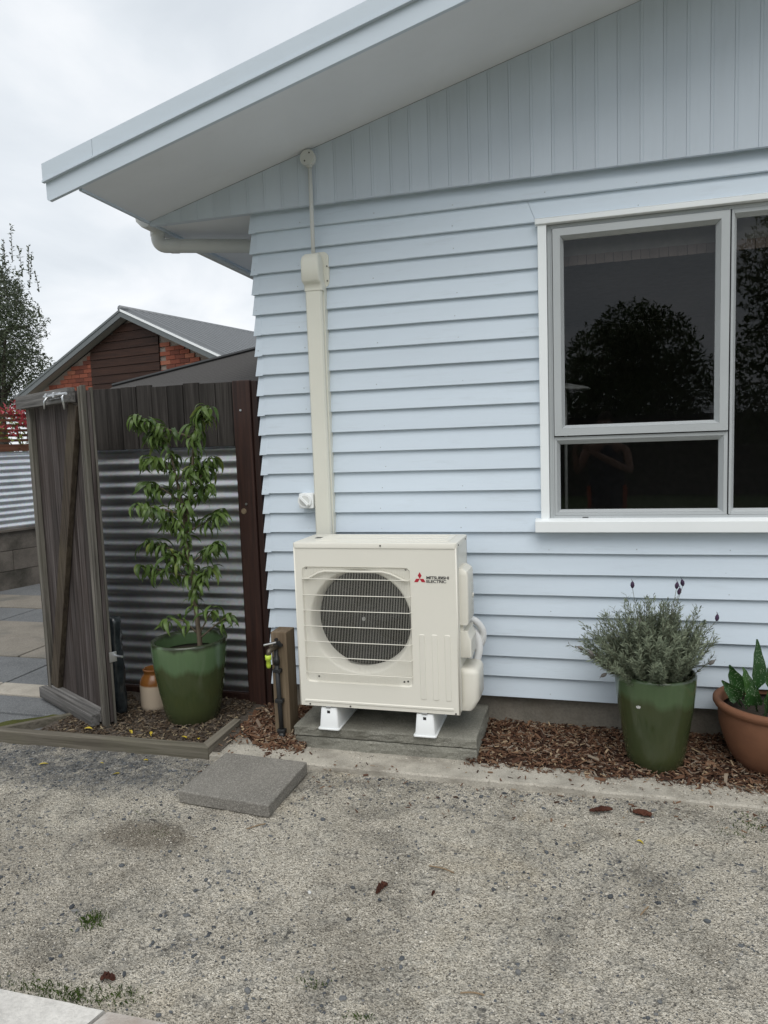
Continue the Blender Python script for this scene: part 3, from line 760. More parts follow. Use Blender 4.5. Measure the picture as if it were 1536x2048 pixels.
strip(body, [outline(AX0, AX1, AZ0, zt, .0006, AYF, angs), outline(fx0, fx1, fz0, fz1, .022, AYF, angs), outline(fx0 + .006, fx1 - .006, fz0 + .006, fz1 - .006, .018, AYF + .010, angs),
             cir(FR + .018, AYF + .010), cir(FR + .014, AYF + .012), cir(FR + .008, AYF + .020), cir(FR + .002, AYF + .036), cir(FR - .004, AYF + .06), cir(FR - .006, AYF + .11)], flip=True)
body.box(AX0, AX0 + .004, AYF + .0005, AYB, AZ0, zt).box(AX1 - .004, AX1, AYF + .0005, AYB, AZ0, zt)
body.box(AX0, AX1, AYF + .001, AYB, AZ0 - .0, AZ0 + .004).box(AX0 + .3, AX1, AYB - .004, AYB, AZ0, zt)
cab = body.build('cabinet', 'cream', ac, smooth=True, autos=32)
MB().box(AX0 + .01, AX0 + .70, AYB - .035, AYB - .006, AZ0 + .02, zt).build('condenser_coil', 'coil', ac)
MB().box(AX0 + .006, AX0 + .7, AYB - .06, AYB - .036, AZ0 + .02, zt).build('condenser_face', 'coil', ac)
# front edge roll, seams and the pressed ledge near the bottom
MB().tube([(AX1 - .003, AYF + .003, AZ0), (AX1 - .003, AYF + .003, zt)], .0045, 10).build('corner_roll', 'cream', cab, smooth=True)
MB().tube([(AX0 + .003, AYF + .003, AZ0), (AX0 + .003, AYF + .003, zt)], .0045, 10).build('corner_roll', 'cream', cab, smooth=True)
MB().box(AX1 - .001, AX1 + .0015, AYF + .052, AYF + .055, AZ0, zt).build('side_seam', 'cond', cab)
def emboss(x0, x1, z0, z1, r, h, name):
    a = [(p_, AYF + .0005, q) for p_, q in rr(x0, x1, z0, z1, r)]; b = [(p_, AYF - h, q) for p_, q in rr(x0 + h, x1 - h, z0 + h, z1 - h, r - h)]
    m = MB(); stack(m, [b, a]); return m.build(name, 'cream', cab)
for c_ in (.666, .731, .796): emboss(LX(c_ - .0155), LX(c_ + .0155), LZ(.075), LZ(.416), .008, .003, 'pressed_rib')
emboss(LX(.016), LX(.822), LZ(.024), LZ(.040), .006, .004, 'pressed_ledge')
# lid
lid = MB()
lo = lambda i, z: [(a, b, z) for a, b in rr(AX0 - .004 + i, AX1 + .004 - i, AYF - .004 + i, AYB + .004 - i, .018 - i * .5, 5)]
stack(lid, [lo(0, zt - .002), lo(0, AZ1 - .006), lo(.002, AZ1 - .002), lo(.006, AZ1)])
lid_o = lid.build('lid', 'cream', ac, smooth=True, autos=30)
MB().prism([(a, b, AZ1 - .001) for a, b in rr(AX0 + .10, AX1 - .045, AYF + .055, AYB - .035, .01)], (0, 0, .004)).build('lid_panel', 'cream', lid_o, bevel=.002)
for y_ in (-.36, -.28, -.20): MB().box(AX0 + .13, AX1 - .07, y_ - .004, y_ + .004, AZ1 + .0025, AZ1 + .0055).build('lid_rib', 'cream', lid_o, bevel=.0015)
MB().box(AX0 + .06, AX0 + .10, AYF + .16, AYF + .20, AZ1, AZ1 + .0012).build('caution_sticker', 'ink', lid_o)
def scr(par, x_, z_, y_=AYF - .001, r=.0045): MB().tube([(x_, y_ - .002, z_), (x_, y_ + .002, z_)], r, 8).build('screw', 'screw', par)
scr(lid_o, LX(.465), LZ(.866), AYF - .0045); scr(cab, LX(.047), LZ(.014)); scr(cab, LX(.272), LZ(.0145)); scr(cab, LX(.83), LZ(.012))
for y_, z_ in ((-.42, 1.098), (-.20, 1.098)): MB().tube([(AX1 + .003, y_, z_), (AX1 + .0065, y_, z_)], .0045, 8).build('screw', 'screw', lid_o)
# fan
fan = MB().tube([(FCX, AYF + .075, FCZ), (FCX, AYF + .135, FCZ)], [.062, .07], 24).build('fan_hub', 'fan', ac, bevel=.005)
MB().tube([(FCX, AYF + .066, FCZ), (FCX, AYF + .076, FCZ)], .010, 10).build('hub_nut', 'steel', fan)
for k in range(3):
    b = MB(); vs = []; N1, N2 = 8, 10
    for i in range(N1 + 1):
        r_ = .055 + (.245 - .055) * i / N1
        for j in range(N2 + 1):
            sp_ = (.62 + .28 * i / N1); an = k * 2 * PI / 3 + .5 + (j / N2 - .5) * sp_ * 1.6 + .35 * (i / N1) ** 2
            yy = AYF + .105 + (j / N2 - .5) * .085 * (1 - .2 * i / N1)
            vs.append((FCX + r_ * math.cos(an), yy, FCZ + r_ * math.sin(an)))
    fs = [(i * (N2 + 1) + j, i * (N2 + 1) + j + 1, (i + 1) * (N2 + 1) + j + 1, (i + 1) * (N2 + 1) + j) for i in range(N1) for j in range(N2)]
    b.add(vs, fs)
    ob = b.build('fan_blade', 'fan', ac, smooth=True)
    sm = ob.modifiers.new('thick', 'SOLIDIFY'); sm.thickness = .004
# wire guard
gd = MB()
GY = AYF - .014
gx0, gx1 = LX(.040), LX(.609)
nw = 68
def gz_top(x_):
    t_ = (x_ - gx0) / (gx1 - gx0)
    return LZ(.748)
for i in range(nw + 1):
    x_ = gx0 + (gx1 - gx0) * i / nw
    inner = LX(.095) < x_ < LX(.548)
    zb_ = LZ(.137) if inner else LZ(.190)
    gd.tube([(x_, AYF + .004, LZ(.752)), (x_, GY + .004, LZ(.745)), (x_, GY, LZ(.72)), (x_, GY, zb_ + .012), (x_, AYF + .004, zb_)], .00068, 4, False)
for zz in (.692, .607, .525, .442, .360, .277, .192):
    gd.tube([(gx0 - .004, AYF + .004, LZ(zz)), (gx0, GY - .003, LZ(zz)), (gx1, GY - .003, LZ(zz)), (gx1 + .004, AYF + .004, LZ(zz))], .0023, 6, False)
gd.build('fan_guard', 'cream2', ac, smooth=True)
# moulded hood bar over the fan
br = MB(); pts_ = [(gx0 + .004, LZ(.688)), (gx0 + .03, LZ(.693)), (gx0 + .085, LZ(.722)), (gx0 + .12, LZ(.731)), (gx0 + .43, LZ(.731)), (gx0 + .47, LZ(.722)), (gx1 - .03, LZ(.690)), (gx1 - .004, LZ(.683))]
br.tube([(a, AYF - .002, b) for a, b in pts_], .006, 8)
br.build('guard_bar', 'cream2', ac, smooth=True)
for a, b in ((.055, .743), (.59, .743), (.10, .165), (.565, .160), (.585, .163)): scr(cab, LX(a), LZ(b), AYF + .010, .005)
# maker's mark: three red rhombs and two lines of lettering
lg = MB(); lcx, lcz, s_ = LX(.664), LZ(.6995), .0165
for k in range(3):
    a = math.radians(90 + 120 * k)
    d1 = Vector((math.cos(a), 0, math.sin(a))); q1 = Vector((math.cos(a + PI / 6 * 1), 0, math.sin(a + PI / 6 * 1))); q2 = Vector((math.cos(a - PI / 6), 0, math.sin(a - PI / 6)))
    L_ = .0335; sd_ = L_ / 2 / math.cos(PI / 6)
    c0 = Vector((lcx, AYF - .0012, lcz))
    lg.prism([c0, c0 + q2 * sd_, c0 + d1 * L_, c0 + q1 * sd_], (0, .0015, 0))
lg.build('red_emblem', 'red', cab)
def lettering(body_, x_, z_, size, width, name, parent):
    cu = bpy.data.curves.new(name, 'FONT'); cu.body = body_; cu.size = size; cu.offset = size * .013; cu.extrude = 0.0002; cu.space_character = .88
    tmp = bpy.data.objects.new(name, cu); C.objects.link(tmp)
    bpy.context.view_layer.update()
    dg = bpy.context.evaluated_depsgraph_get(); me = bpy.data.meshes.new_from_object(tmp.evaluated_get(dg))
    xs_ = [v_.co.x for v_ in me.vertices]; k_ = width / (max(xs_) - min(xs_)); x_min = min(xs_)
    for v_ in me.vertices: v_.co = ((v_.co.x - x_min) * k_, 0 - v_.co.z, v_.co.y)
    bpy.data.objects.remove(tmp)
    me.materials.clear(); me.materials.append(M['ink'])
    return piece(name, me, parent, (x_, AYF - .0012, z_))
lettering('MITSUBISHI', LX(.698), LZ(.699), .0205, .114, 'lettering', cab)
lettering('ELECTRIC', LX(.698), LZ(.6805), .0205, .100, 'lettering', cab)
# service cover on the right side: upper box with handle hollow, lower valve cover
cv = MB()
def side_sec(z, y0, y1, x1, r): return [(a, b, z) for a, b in rr(AX1 - .01, x1, y0, y1, r, 4)]
stack(cv, [side_sec(.520, -.405, -.235, AX1 + .050, .006), side_sec(.526, -.408, -.228, AX1 + .056, .010), side_sec(.612, -.408, -.228, AX1 + .056, .010), side_sec(.632, -.408, -.228, AX1 + .044, .010), side_sec(.655, -.408, -.215, AX1 + .040, .014)])
stack(cv, [side_sec(.688, -.408, -.225, AX1 + .040, .008), side_sec(.705, -.408, -.222, AX1 + .046, .010), side_sec(.940, -.408, -.222, AX1 + .046, .010), side_sec(.958, -.405, -.225, AX1 + .041, .010), side_sec(.975, -.395, -.235, AX1 + .018, .008)])
stack(cv, [side_sec(.650, -.390, -.23, AX1 + .016, .006), side_sec(.70, -.390, -.23, AX1 + .016, .006)])
sc_o = cv.build('service_cover', 'cream2', ac, smooth=True, autos=28)
for k in range(14):
    z_ = .725 + k * .0115
    if 7 <= k <= 8: continue
    MB().box(AX1 + .0465, AX1 + .0485, -.30, -.235, z_, z_ + .005).build('vent_slot', 'cond', sc_o)
MB().tube([(AX1 + .044, -.25, .81), (AX1 + .05, -.25, .81)], .013, 14).build('cover_boss', 'cream2', sc_o, smooth=True)
vc = MB()
stack(vc, [side_sec(.243, -.405, -.245, AX1 + .050, .015), side_sec(.250, -.408, -.235, AX1 + .060, .025), side_sec(.30, -.408, -.195, AX1 + .090, .032), side_sec(.432, -.408, -.195, AX1 + .090, .032), side_sec(.450, -.403, -.202, AX1 + .083, .032), side_sec(.458, -.39, -.215, AX1 + .068, .026)])
vc.build('valve_cover', 'cream2', ac, smooth=True, autos=50)
# mounting feet
for fx in (-1.305, -.785):
    m = MB()
    sec = lambda z, w, y0, y1: [(a, b, z) for a, b in rr(fx - w, fx + w, y0, y1, .012, 3)]
    stack(m, [sec(.1125, .060, -.470, -.085), sec(.118, .060, -.470, -.085), sec(.1185, .053, -.463, -.09), sec(.224, .045, -.455, -.10), sec(.229, .042, -.451, -.104)])
    ft = m.build('mounting_foot', 'whitep', ac, smooth=True, autos=40)
    MB().box(fx - .014, fx + .014, -.462, -.40, .2295, .2385).build('clamp', 'steel', ft, bevel=.002)
    MB().tube([(fx, -.432, .232), (fx, -.432, .249)], .011, 6).build('bolt', 'steel', ft)
    MB().box(fx - .008, fx + .008, -.458, -.44, .200, .214).build('slot', 'ink', ft)
# insulated pipes looping out behind the covers
pp = MB()
def spline(ps, n_=8):
    ps = [Vector(q) for q in ps]; out = []
    for i in range(len(ps) - 1):
        a, b, c_, d_ = ps[max(i - 1, 0)], ps[i], ps[i + 1], ps[min(i + 2, len(ps) - 1)]
        for j in range(n_):
            u_ = j / n_
            out.append(.5 * ((2 * b) + (c_ - a) * u_ + (2 * a - 5 * b + 4 * c_ - d_) * u_ ** 2 + (3 * b - a - 3 * c_ + d_) * u_ ** 3))
    out.append(ps[-1]); return out
MB().tube(spline([(-.60, -.19, .668), (-.555, -.17, .650), (-.520, -.15, .590), (-.533, -.14, .520), (-.575, -.12, .488), (-.65, -.08, .48)]), .019, 12).build('insulated_pipe', 'foam', ac, smooth=True)
MB().tube(spline([(-.62, -.14, .63), (-.565, -.15, .59), (-.540, -.16, .51), (-.553, -.17, .43), (-.575, -.19, .33)]), .021, 12).build('insulated_pipe', 'foam', ac, smooth=True)
MB().tube(spline([(-.60, -.18, .63), (-.578, -.17, .56), (-.582, -.18, .48), (-.60, -.21, .40)]), .015, 12).build('insulated_pipe', 'foam', ac, smooth=True)
MB().tube([(-1.36, -.30, .24), (-1.36, -.31, .19), (-1.365, -.33, .175)], .013, 10).build('drain_spout', 'fan', ac, smooth=True)

# ================================================================== TAP POST
tp = thing('tap_post', (-1.575, -.32, 0), 'square timber post with garden tap and black pipe beside the plinth', 'tap post')
MB().box(-1.655, -1.563, -.375, -.255, -.2, .604).build('post', 'tappost', tp, bevel=.004)
MB().tube([(-1.606, -.393, -.02), (-1.612, -.393, .20), (-1.619, -.395, .52)], .0125, 12).build('water_pipe', 'black', tp, smooth=True)
for z_ in (.055, .225, .395): 
    c_ = -1.607 - .012 * z_ / .5
    MB().box(c_ - .023, c_ + .023, -.408, -.376, z_ - .011, z_ + .011).build('pipe_clip', 'black', tp, bevel=.004)
MB().tube([(-1.606, -.393, .01), (-1.606, -.393, .045)], .018, 12).build('pipe_coupling', 'black', tp, smooth=True)
MB().tube([(-1.618, -.395, .43), (-1.619, -.395, .47)], .018, 12).build('pipe_coupling', 'black', tp, smooth=True)
bp = MB().obox((-1.615, -.381, .535), (.020, 0, .012), (-.008, 0, .014), (0, .006, 0)).build('back_plate', 'black', tp, bevel=.003)
for a, b in ((-1.620, .565), (-1.592, .535), (-1.628, .512)): MB().tube([(a, -.376, b), (a, -.390, b)], .009, 8).build('plate_lug', 'black', bp)
tap = MB().tube([(-1.617, -.385, .525), (-1.622, -.43, .527), (-1.627, -.465, .523), (-1.628, -.475, .500)], [.014, .014, .015, .012], 12).build('tap', 'brass', tp, smooth=True)
MB().tube([(-1.625, -.445, .527), (-1.627, -.447, .557)], .008, 8).build('spindle', 'brass', tap)
MB().obox((-1.628, -.447, .560), (.032, .012, .006), (-.003, .008, 0), (0, 0, .005)).build('handle', 'steel', tap, bevel=.003)
MB().tube([(-1.628, -.475, .505), (-1.628, -.475, .480), (-1.628, -.475, .478), (-1.628, -.475, .450), (-1.628, -.475, .435)], [.017, .017, .012, .013, .009], 12).build('hose_connector', 'lime', tp, smooth=True)

# ================================================================== FENCE AND POST
fn = thing('fence', (-2.5, .16, 0), 'fence of dark weathered boards above corrugated iron beside the house', 'fence')
FYf = .135
x = -3.30; i = 0
while x < -2.06:
    w_ = .112; x1 = min(x + w_ - .004, -2.045)
    zt_ = 2.022 + R(-.008, .008)
    MB().box(x, x1, FYf + R(-.003, .003), FYf + .022, 1.628 + R(-.002, .002), zt_).build('fence_board', 'fence', fn, bevel=.002)
    x += w_; i += 1
def corrugated(mb, x0, x1, y, z0, z1, pitch=.0762, amp=.009, per=10, nxc=28):
    n_ = int((z1 - z0) / pitch * per); vs = []
    for i_ in range(n_ + 1):
        z_ = z0 + (z1 - z0) * i_ / n_
        for j_ in range(nxc + 1):
            x_ = x0 + (x1 - x0) * j_ / nxc
            vs.append((x_, y + amp * (1 + .12 * nz(x_, z_, 4, 2.5)) * math.cos(2 * PI * (z_ - z0) / pitch) + .0035 * nz(x_, z_, 8, 2.2), z_ + .0015 * nz(x_, z_, 2, 3)))
    q_ = nxc + 1
    return mb.add(vs, [(i_ * q_ + j_, i_ * q_ + j_ + 1, (i_ + 1) * q_ + j_ + 1, (i_ + 1) * q_ + j_) for i_ in range(n_) for j_ in range(nxc)])
cs = corrugated(MB(), -3.6, -2.03, .172, .045, 1.66).build('corrugated_sheet', 'galv', fn, smooth=True)
cs.modifiers.new('thick', 'SOLIDIFY').thickness = .001
MB().box(-3.6, -2.046, .15, .195, -.05, .043).build('bottom_rail', 'brownpost', fn, bevel=.004)
MB().box(-3.6, -2.046, .185, .23, 1.55, 1.64).build('back_rail', 'fence', fn)
post = MB().box(-2.042, -1.925, .085, .20, -.1, 2.020).build('corner_post', 'brownpost', fn, bevel=.008)
MB().box(-1.922, -1.885, .10, .15, -.1, 2.014).build('post_batten', 'brownpost', fn, bevel=.004)
for a, z_ in ((-1.99, 1.84), (-1.985, 1.27)): MB().tube([(a, .078, z_), (a, .088, z_)], .007, 8).build('bolt', 'steel', post)
MB().tube([(-2.005, .0805, 1.225), (-2.005, .087, 1.225)], [.016, .02], 10).build('knot', 'tappost', post)

# ================================================================== GATE (stands open)
GA = Vector((-3.415, -.013)); GN = Vector((-2.685, -.416)); gd_ = GN - GA; GL = gd_.length; ga = math.atan2(gd_.y, gd_.x)
gate = thing('gate', (GA.x, GA.y, 0), 'open ledged timber gate with diagonal brace and weathered silver boards', 'gate', rz=ga)
def gp_(mb, name, mat, par=gate, **k): return mb.build(name, mat, par, world=False, **k)
nb = 9; bw = GL / nb
for i in range(nb):
    gp_(MB().box(i * bw + .002, (i + 1) * bw - .002, R(-.002, .002), .021, .03 + R(-.004, .004), 1.975 + R(-.01, .006)), 'gate_board', 'gateZ', bevel=.002)
gp_(MB().box(0, .055, -.038, -.003, .02, 1.93), 'stile', 'gateS', bevel=.003)
gp_(MB().box(GL - .058, GL - .030, -.030, -.003, .0, 1.99), 'stile', 'gateS', bevel=.003)
gp_(MB().box(GL - .0285, GL, -.028, -.003, -.005, 1.995), 'stile', 'gateS', bevel=.003)
gp_(MB().box(GL - .03, GL + .003, .0225, .036, -.012, 1.985), 'stop_batten', 'gateS', bevel=.003)
tr_ = gp_(MB().box(-.03, GL - .060, -.085, -.0395, 1.905, 1.985), 'top_rail', 'gateX', bevel=.003)
gp_(MB().box(-.025, GL - .060, -.088, -.0395, .015, .085), 'bottom_rail', 'gateX', bevel=.003)
gp_(MB().box(.057, GL - .060, -.0385, -.003, .03, .10), 'bottom_ledge', 'gateX', bevel=.003)
b0, b1 = Vector((.10, 0, .10)), Vector((GL - .12, 0, 1.90)); bd = (b1 - b0).normalized(); bn = Vector((-bd.z, 0, bd.x)) * .055
gp_(MB().prism([b0 - bn + Vector((0, -.036, 0)), b1 - bn + Vector((0, -.036, 0)), b1 + bn + Vector((0, -.036, 0)), b0 + bn + Vector((0, -.036, 0))], (0, .033, 0)), 'brace', 'brace', bevel=.003)
sb = gp_(MB().box(GL - .30, GL - .14, -.091, -.086, 1.93, 1.965), 'slide_bolt', 'steel', bevel=.002)
gp_(MB().tube([(GL - .33, -.108, 1.948), (GL - .02, -.108, 1.948)], .008, 10), 'bolt_rod', 'steel', sb)
for a in (GL - .28, GL - .17): gp_(MB().box(a - .012, a + .012, -.122, -.094, 1.932, 1.964), 'bolt_keeper', 'steel', sb, bevel=.004)
gp_(MB().tube([(GL - .27, -.108, 1.948), (GL - .275, -.13, 1.92), (GL - .28, -.13, 1.875)], .006, 8), 'bolt_handle', 'steel', sb, smooth=True)
gp_(MB().tube([(GL - .05, -.10, 1.95), (GL - .045, -.12, 1.93), (GL - .045, -.11, 1.86)], .006, 8), 'staple', 'steel', sb, smooth=True)
hb = gp_(MB().tube([(GL - .02, .050, .42), (GL + .08, .060, .43)], .007, 8), 'drop_rod', 'steel')
gp_(MB().box(GL + .0035, GL + .010, .015, .060, .39, .45), 'rod_plate', 'steel', hb, bevel=.002)

# ================================================================== RAISED BED BEHIND THE TIMBER EDGING
bed = MB()
nxb, nyb = 60, 30
vs = [(-3.1 + 1.22 * i / nxb, -.60 + .74 * j / nyb, .004 + .012 * nz(-3.1 + 1.22 * i / nxb, -.6 + .74 * j / nyb, 2, 7)) for j in range(nyb + 1) for i in range(nxb + 1)]
bed.add(vs, [(j * (nxb + 1) + i, j * (nxb + 1) + i + 1, (j + 1) * (nxb + 1) + i + 1, (j + 1) * (nxb + 1) + i) for j in range(nyb) for i in range(nxb)])
tag(bed.build('garden_bed', 'bedbase', smooth=True), kind='structure')
ed = tag(MB().prism([(-3.9, -.672, -.06), (-1.925, -.640, -.06), (-1.962, -.585, -.06), (-3.9, -.617, -.06)], (0, 0, .098)).build('front_edging_timber', 'edgeX', bevel=.004),
         'long weathered timber edging along the front of the pot bed', 'edging')
tag(MB().prism([(-1.985, -.584, -.05), (-1.925, -.638, -.05), (-1.932, -.24, -.05), (-1.978, -.24, -.05)], (0, 0, .089)).build('side_edging_timber', 'edgeY', bevel=.004),
    'short weathered edging timber running back towards the brown post', 'edging')
tag(MB().prism([(-3.36, -.606, -.03), (-3.31, -.606, -.03), (-2.78, -.08, -.03), (-2.83, -.08, -.03)], (0, 0, .055)).build('diagonal_edging_timber', 'edgeX', bevel=.003),
    'thin pale edging strip running under the open gate', 'edging')
# concrete strip (kerb) in front of the house, and the sandy apron by the tap
kb = MB()
top, fr_ = [], []
nk = 120
vs = []
for i in range(nk + 1):
    x_ = -1.50 + 3.6 * i / nk
    w0 = .008 * nz(x_, 0, 1, 6) + .004 * nz(x_, 0, 4, 22)
    yb, yf = -.535, -.640 - .012 * max(0, x_) + w0
    zt_ = -.001 + .004 * nz(x_, 0, 9, 5) - .006 * max(0, x_)
    vs += [(x_, -.30, zt_ - .012), (x_, yb, zt_), (x_, yf + .008, zt_), (x_, yf, zt_ - .008), (x_, yf - .006, -.08)]
kb.add(vs, [(i * 5 + k, i * 5 + k + 1, (i + 1) * 5 + k + 1, (i + 1) * 5 + k) for i in range(nk) for k in range(4)])
tag(kb.build('kerb', 'kerb'), kind='structure')
ap = MB().prism([(-1.922, -.640, -.06), (-1.42, -.632, -.06), (-1.42, -.30, -.06), (-1.90, .08, -.06), (-2.04, .08, -.06)], (0, 0, .058)).build('apron', 'kerb', bevel=.004)
tag(ap, kind='structure')

def chip_mesh(n_, region, zf, lmin, lmax, asp=(.16, .42), tilt=.5, thick=.0025, rev=False):
    mb = MB()
    for _ in range(n_):
        x_, y_ = region()
        l_ = R(lmin, lmax) * (1 if random.random() < .9 else 1.7); w_ = l_ * R(*asp); t_ = R(.001, thick)
        a = R(0, PI); tl = random.gauss(0, tilt * .5); rl = random.gauss(0, .4)
        u_ = Vector((math.cos(a) * math.cos(tl), math.sin(a) * math.cos(tl), math.sin(tl)))
        s_ = Vector((-math.sin(a), math.cos(a), 0)); s_ = (s_ * math.cos(rl) + Vector((0, 0, 1)) * math.sin(rl))
        h_ = u_.cross(s_)
        z_ = zf(x_, y_) + R(0, .012) + abs(math.sin(tl)) * l_ * .3
        c_ = Vector((x_, y_, z_))
        k1, k2 = R(.3, .9), R(.3, .9)
        p0 = [c_ - u_ * l_ / 2 - s_ * w_ / 2 * k1, c_ + u_ * l_ / 2 - s_ * w_ / 2 * k2, c_ + u_ * l_ / 2 * R(.7, 1) + s_ * w_ / 2, c_ - u_ * l_ / 2 * R(.7, 1) + s_ * w_ / 2]
        mb.add([q - h_ * t_ for q in p0] + [q + h_ * t_ for q in p0], [(4, 5, 6, 7), (0, 1, 5, 4), (1, 2, 6, 5), (2, 3, 7, 6), (3, 0, 4, 7)])
    return mb
# mulch beds
def hm(x_, y_):
    e0 = min(1, max(0, (y_ + .575 + .06 * nz(x_, 0, 3, 3)) / .17))
    return -.026 + .040 * e0 + .010 * nz(x_, y_, 1, 6) + .004 * nz(x_, y_, 4, 25)
mbx = MB(); nxm, nym = 90, 30
for (x0, x1, y0, y1) in ((-.56, 2.2, -.585, .075), (-1.90, -1.44, -.50, .075)):
    o = len(mbx.v)
    vs = []
    for j in range(nym + 1):
        for i in range(nxm + 1):
            x_ = x0 + (x1 - x0) * i / nxm; y_ = y0 + (y1 - y0) * j / nym
            if x0 < -1 : x_ = max(x_, -1.90 + max(0, (-.30 - y_)) * .9 - .0)
            vs.append((x_, y_, hm(x_, y_) - .008))
    mbx.add(vs, [(j * (nxm + 1) + i, j * (nxm + 1) + i + 1, (j + 1) * (nxm + 1) + i + 1, (j + 1) * (nxm + 1) + i) for j in range(nym) for i in range(nxm)])
tag(mbx.build('mulch_bed', 'mulchbase', smooth=True), kind='structure')
def reg_m():
    while True:
        x_ = R(-.58, 1.5); y_ = R(-.62, .06)
        dn_ = (y_ + .60 + .08 * nz(x_, 0, 3, 3) + .06 * nz(x_, y_, 6, 9) + .05 * (x_ > .5)) / .16
        if random.random() > max(.035, min(1, dn_)) ** 1.2: continue
        if (x_ - .335) ** 2 + (y_ + .305) ** 2 < .015 or (x_ - .88) ** 2 + (y_ + .22) ** 2 < .03: continue
        return x_, y_
def reg_m2():
    while True:
        x_ = R(-1.93, -1.44); y_ = R(-.56, .06)
        if x_ < -1.90 + max(0, (-.30 - y_)) * 1.0 and random.random() < .9: continue
        if y_ < -.50 and random.random() < .6: continue
        return x_, y_
ch = chip_mesh(8200, reg_m, hm, .008, .034, asp=(.12, .36)); ch2 = chip_mesh(2600, reg_m2, hm, .012, .045)
ch.add(ch2.v, ch2.f)
ch3 = chip_mesh(260, lambda: (R(-1.9, 1.5), random.triangular(-1.05, -.52, -.60)), lambda a, b: max(ground_z(a, b), -.004 if b > -.64 else -1), .006, .026)
ch.add(ch3.v, ch3.f)
tag(ch.build('bark_mulch', 'mulch'), 'red brown bark chip mulch along the foot of the house', 'mulch', kind='stuff')
def reg_b():
    while True:
        x_ = R(-3.05, -1.98); y_ = R(-.575, .12)
        if x_ < -2.6 and y_ > -.2 - (x_ + 2.6): continue
        return x_, y_
tag(chip_mesh(3600, reg_b, lambda a, b: .008, .006, .024, asp=(.2, .6)).build('bed_litter', 'litter'), 'brown leaf litter and fine bark round the potted tree', 'litter', kind='stuff')

# loose gravel
ICO = [(0, 0, 1), (.894, 0, .447), (.276, .851, .447), (-.724, .526, .447), (-.724, -.526, .447), (.276, -.851, .447), (.724, .526, -.447), (-.276, .851, -.447), (-.894, 0, -.447), (-.276, -.851, -.447), (.724, -.526, -.447)]
ICF = [(0, 1, 2), (0, 2, 3), (0, 3, 4), (0, 4, 5), (0, 5, 1), (1, 6, 2), (2, 7, 3), (3, 8, 4), (4, 9, 5), (5, 10, 1), (6, 7, 2), (7, 8, 3), (8, 9, 4), (9, 10, 5), (10, 6, 1)]
OCT = [(0, 0, 1), (1, 0, 0), (0, 1, 0), (-1, 0, 0), (0, -1, 0)]; OCF = [(0, 1, 2), (0, 2, 3), (0, 3, 4), (0, 4, 1)]
def stone(mb, x_, y_, r_, tmpl, fc, flat=.55, z=None):
    a = R(0, 2 * PI); ca, sa = math.cos(a), math.sin(a); kx, ky, kz = R(.7, 1.35), R(.6, 1.0), R(.35, .8) * flat / .55
    z0 = (ground_z(x_, y_) if z is None else z) + r_ * kz * .15
    vs = []
    for p_ in tmpl:
        j = R(.78, 1.18); X, Y, Z_ = p_[0] * kx * r_ * j, p_[1] * ky * r_ * j, p_[2] * kz * r_ * j
        vs.append((x_ + X * ca - Y * sa, y_ + X * sa + Y * ca, z0 + Z_))
    mb.add(vs, fc)
def on_step(x_, y_): return -1.86 < x_ < -1.31 and -1.17 < y_ < -.66
gs = MB(); cnt = 0
while cnt < 9000:
    x_, y_ = R(-3.6, 1.9), R(-2.5, -.66)
    dn = .07 + 1.1 * max(0, nz(x_, y_, 11, 1.9)) + 1.3 * max(0, nz(x_, y_, 17, 6) - .1)
    if ((x_ + 2.6) / 1.0) ** 2 + ((y_ + .80) / .30) ** 2 < R(.5, 1.3): dn = 2.4
    if y_ < -1.9: dn *= 1.4
    if abs(y_ + .70) < .06 and x_ < .3: dn = 1.0
    if -1.95 < x_ < -1.22 and -1.24 < y_ < -.62: dn = max(dn, .9)
    if R(0, 1.6) > dn or on_step(x_, y_): continue
    r_ = min(.013, .0024 + random.expovariate(1 / .0019))
    stone(gs, x_, y_, r_, ICO, ICF); cnt += 1
tag(gs.build('loose_stones', 'stone'), 'loose blue grey stones strewn over the tan gravel', 'gravel', kind='stuff')
gg = MB(); cnt = 0
while cnt < 46000:
    x_, y_ = R(-3.4, 1.7), R(-2.5, -.65)
    if on_step(x_, y_) or (((x_ + 2.62) / 1.05) ** 2 + ((y_ + .80) / .34) ** 2 < 1 and random.random() < .85): continue
    stone(gg, x_, y_, min(.0055, .0016 + random.expovariate(1 / .0009)), OCT, OCF); cnt += 1
for _ in range(5200):
    x_, y_ = R(-1.45, 1.5), random.triangular(-.66, -.38, -.56)
    if -1.55 < x_ < -.5 and y_ > -.455: continue
    stone(gg, x_, y_, R(.002, .0050), OCT, OCF, z=max(hm(x_, y_) - .008, -.004))
for _ in range(700):
    x_, y_ = R(-1.90, -1.50), R(-.62, -.30)
    stone(gg, x_, y_, R(.002, .0040), OCT, OCF, z=-.001)
tag(gg.build('gravel_grains', 'grain'), 'fine tan gravel grains covering the yard', 'gravel', kind='stuff')

# square paver lying on the gravel
pv = MB().prism([(-1.822, -1.103, -.02), (-1.346, -1.147, -.02), (-1.338, -.702, -.02), (-1.800, -.676, -.02)], (0, 0, .060))
tag(pv.build('stepping_slab', 'paver', bevel=.006), 'square grey aggregate paver lying loose on the gravel', 'paver')
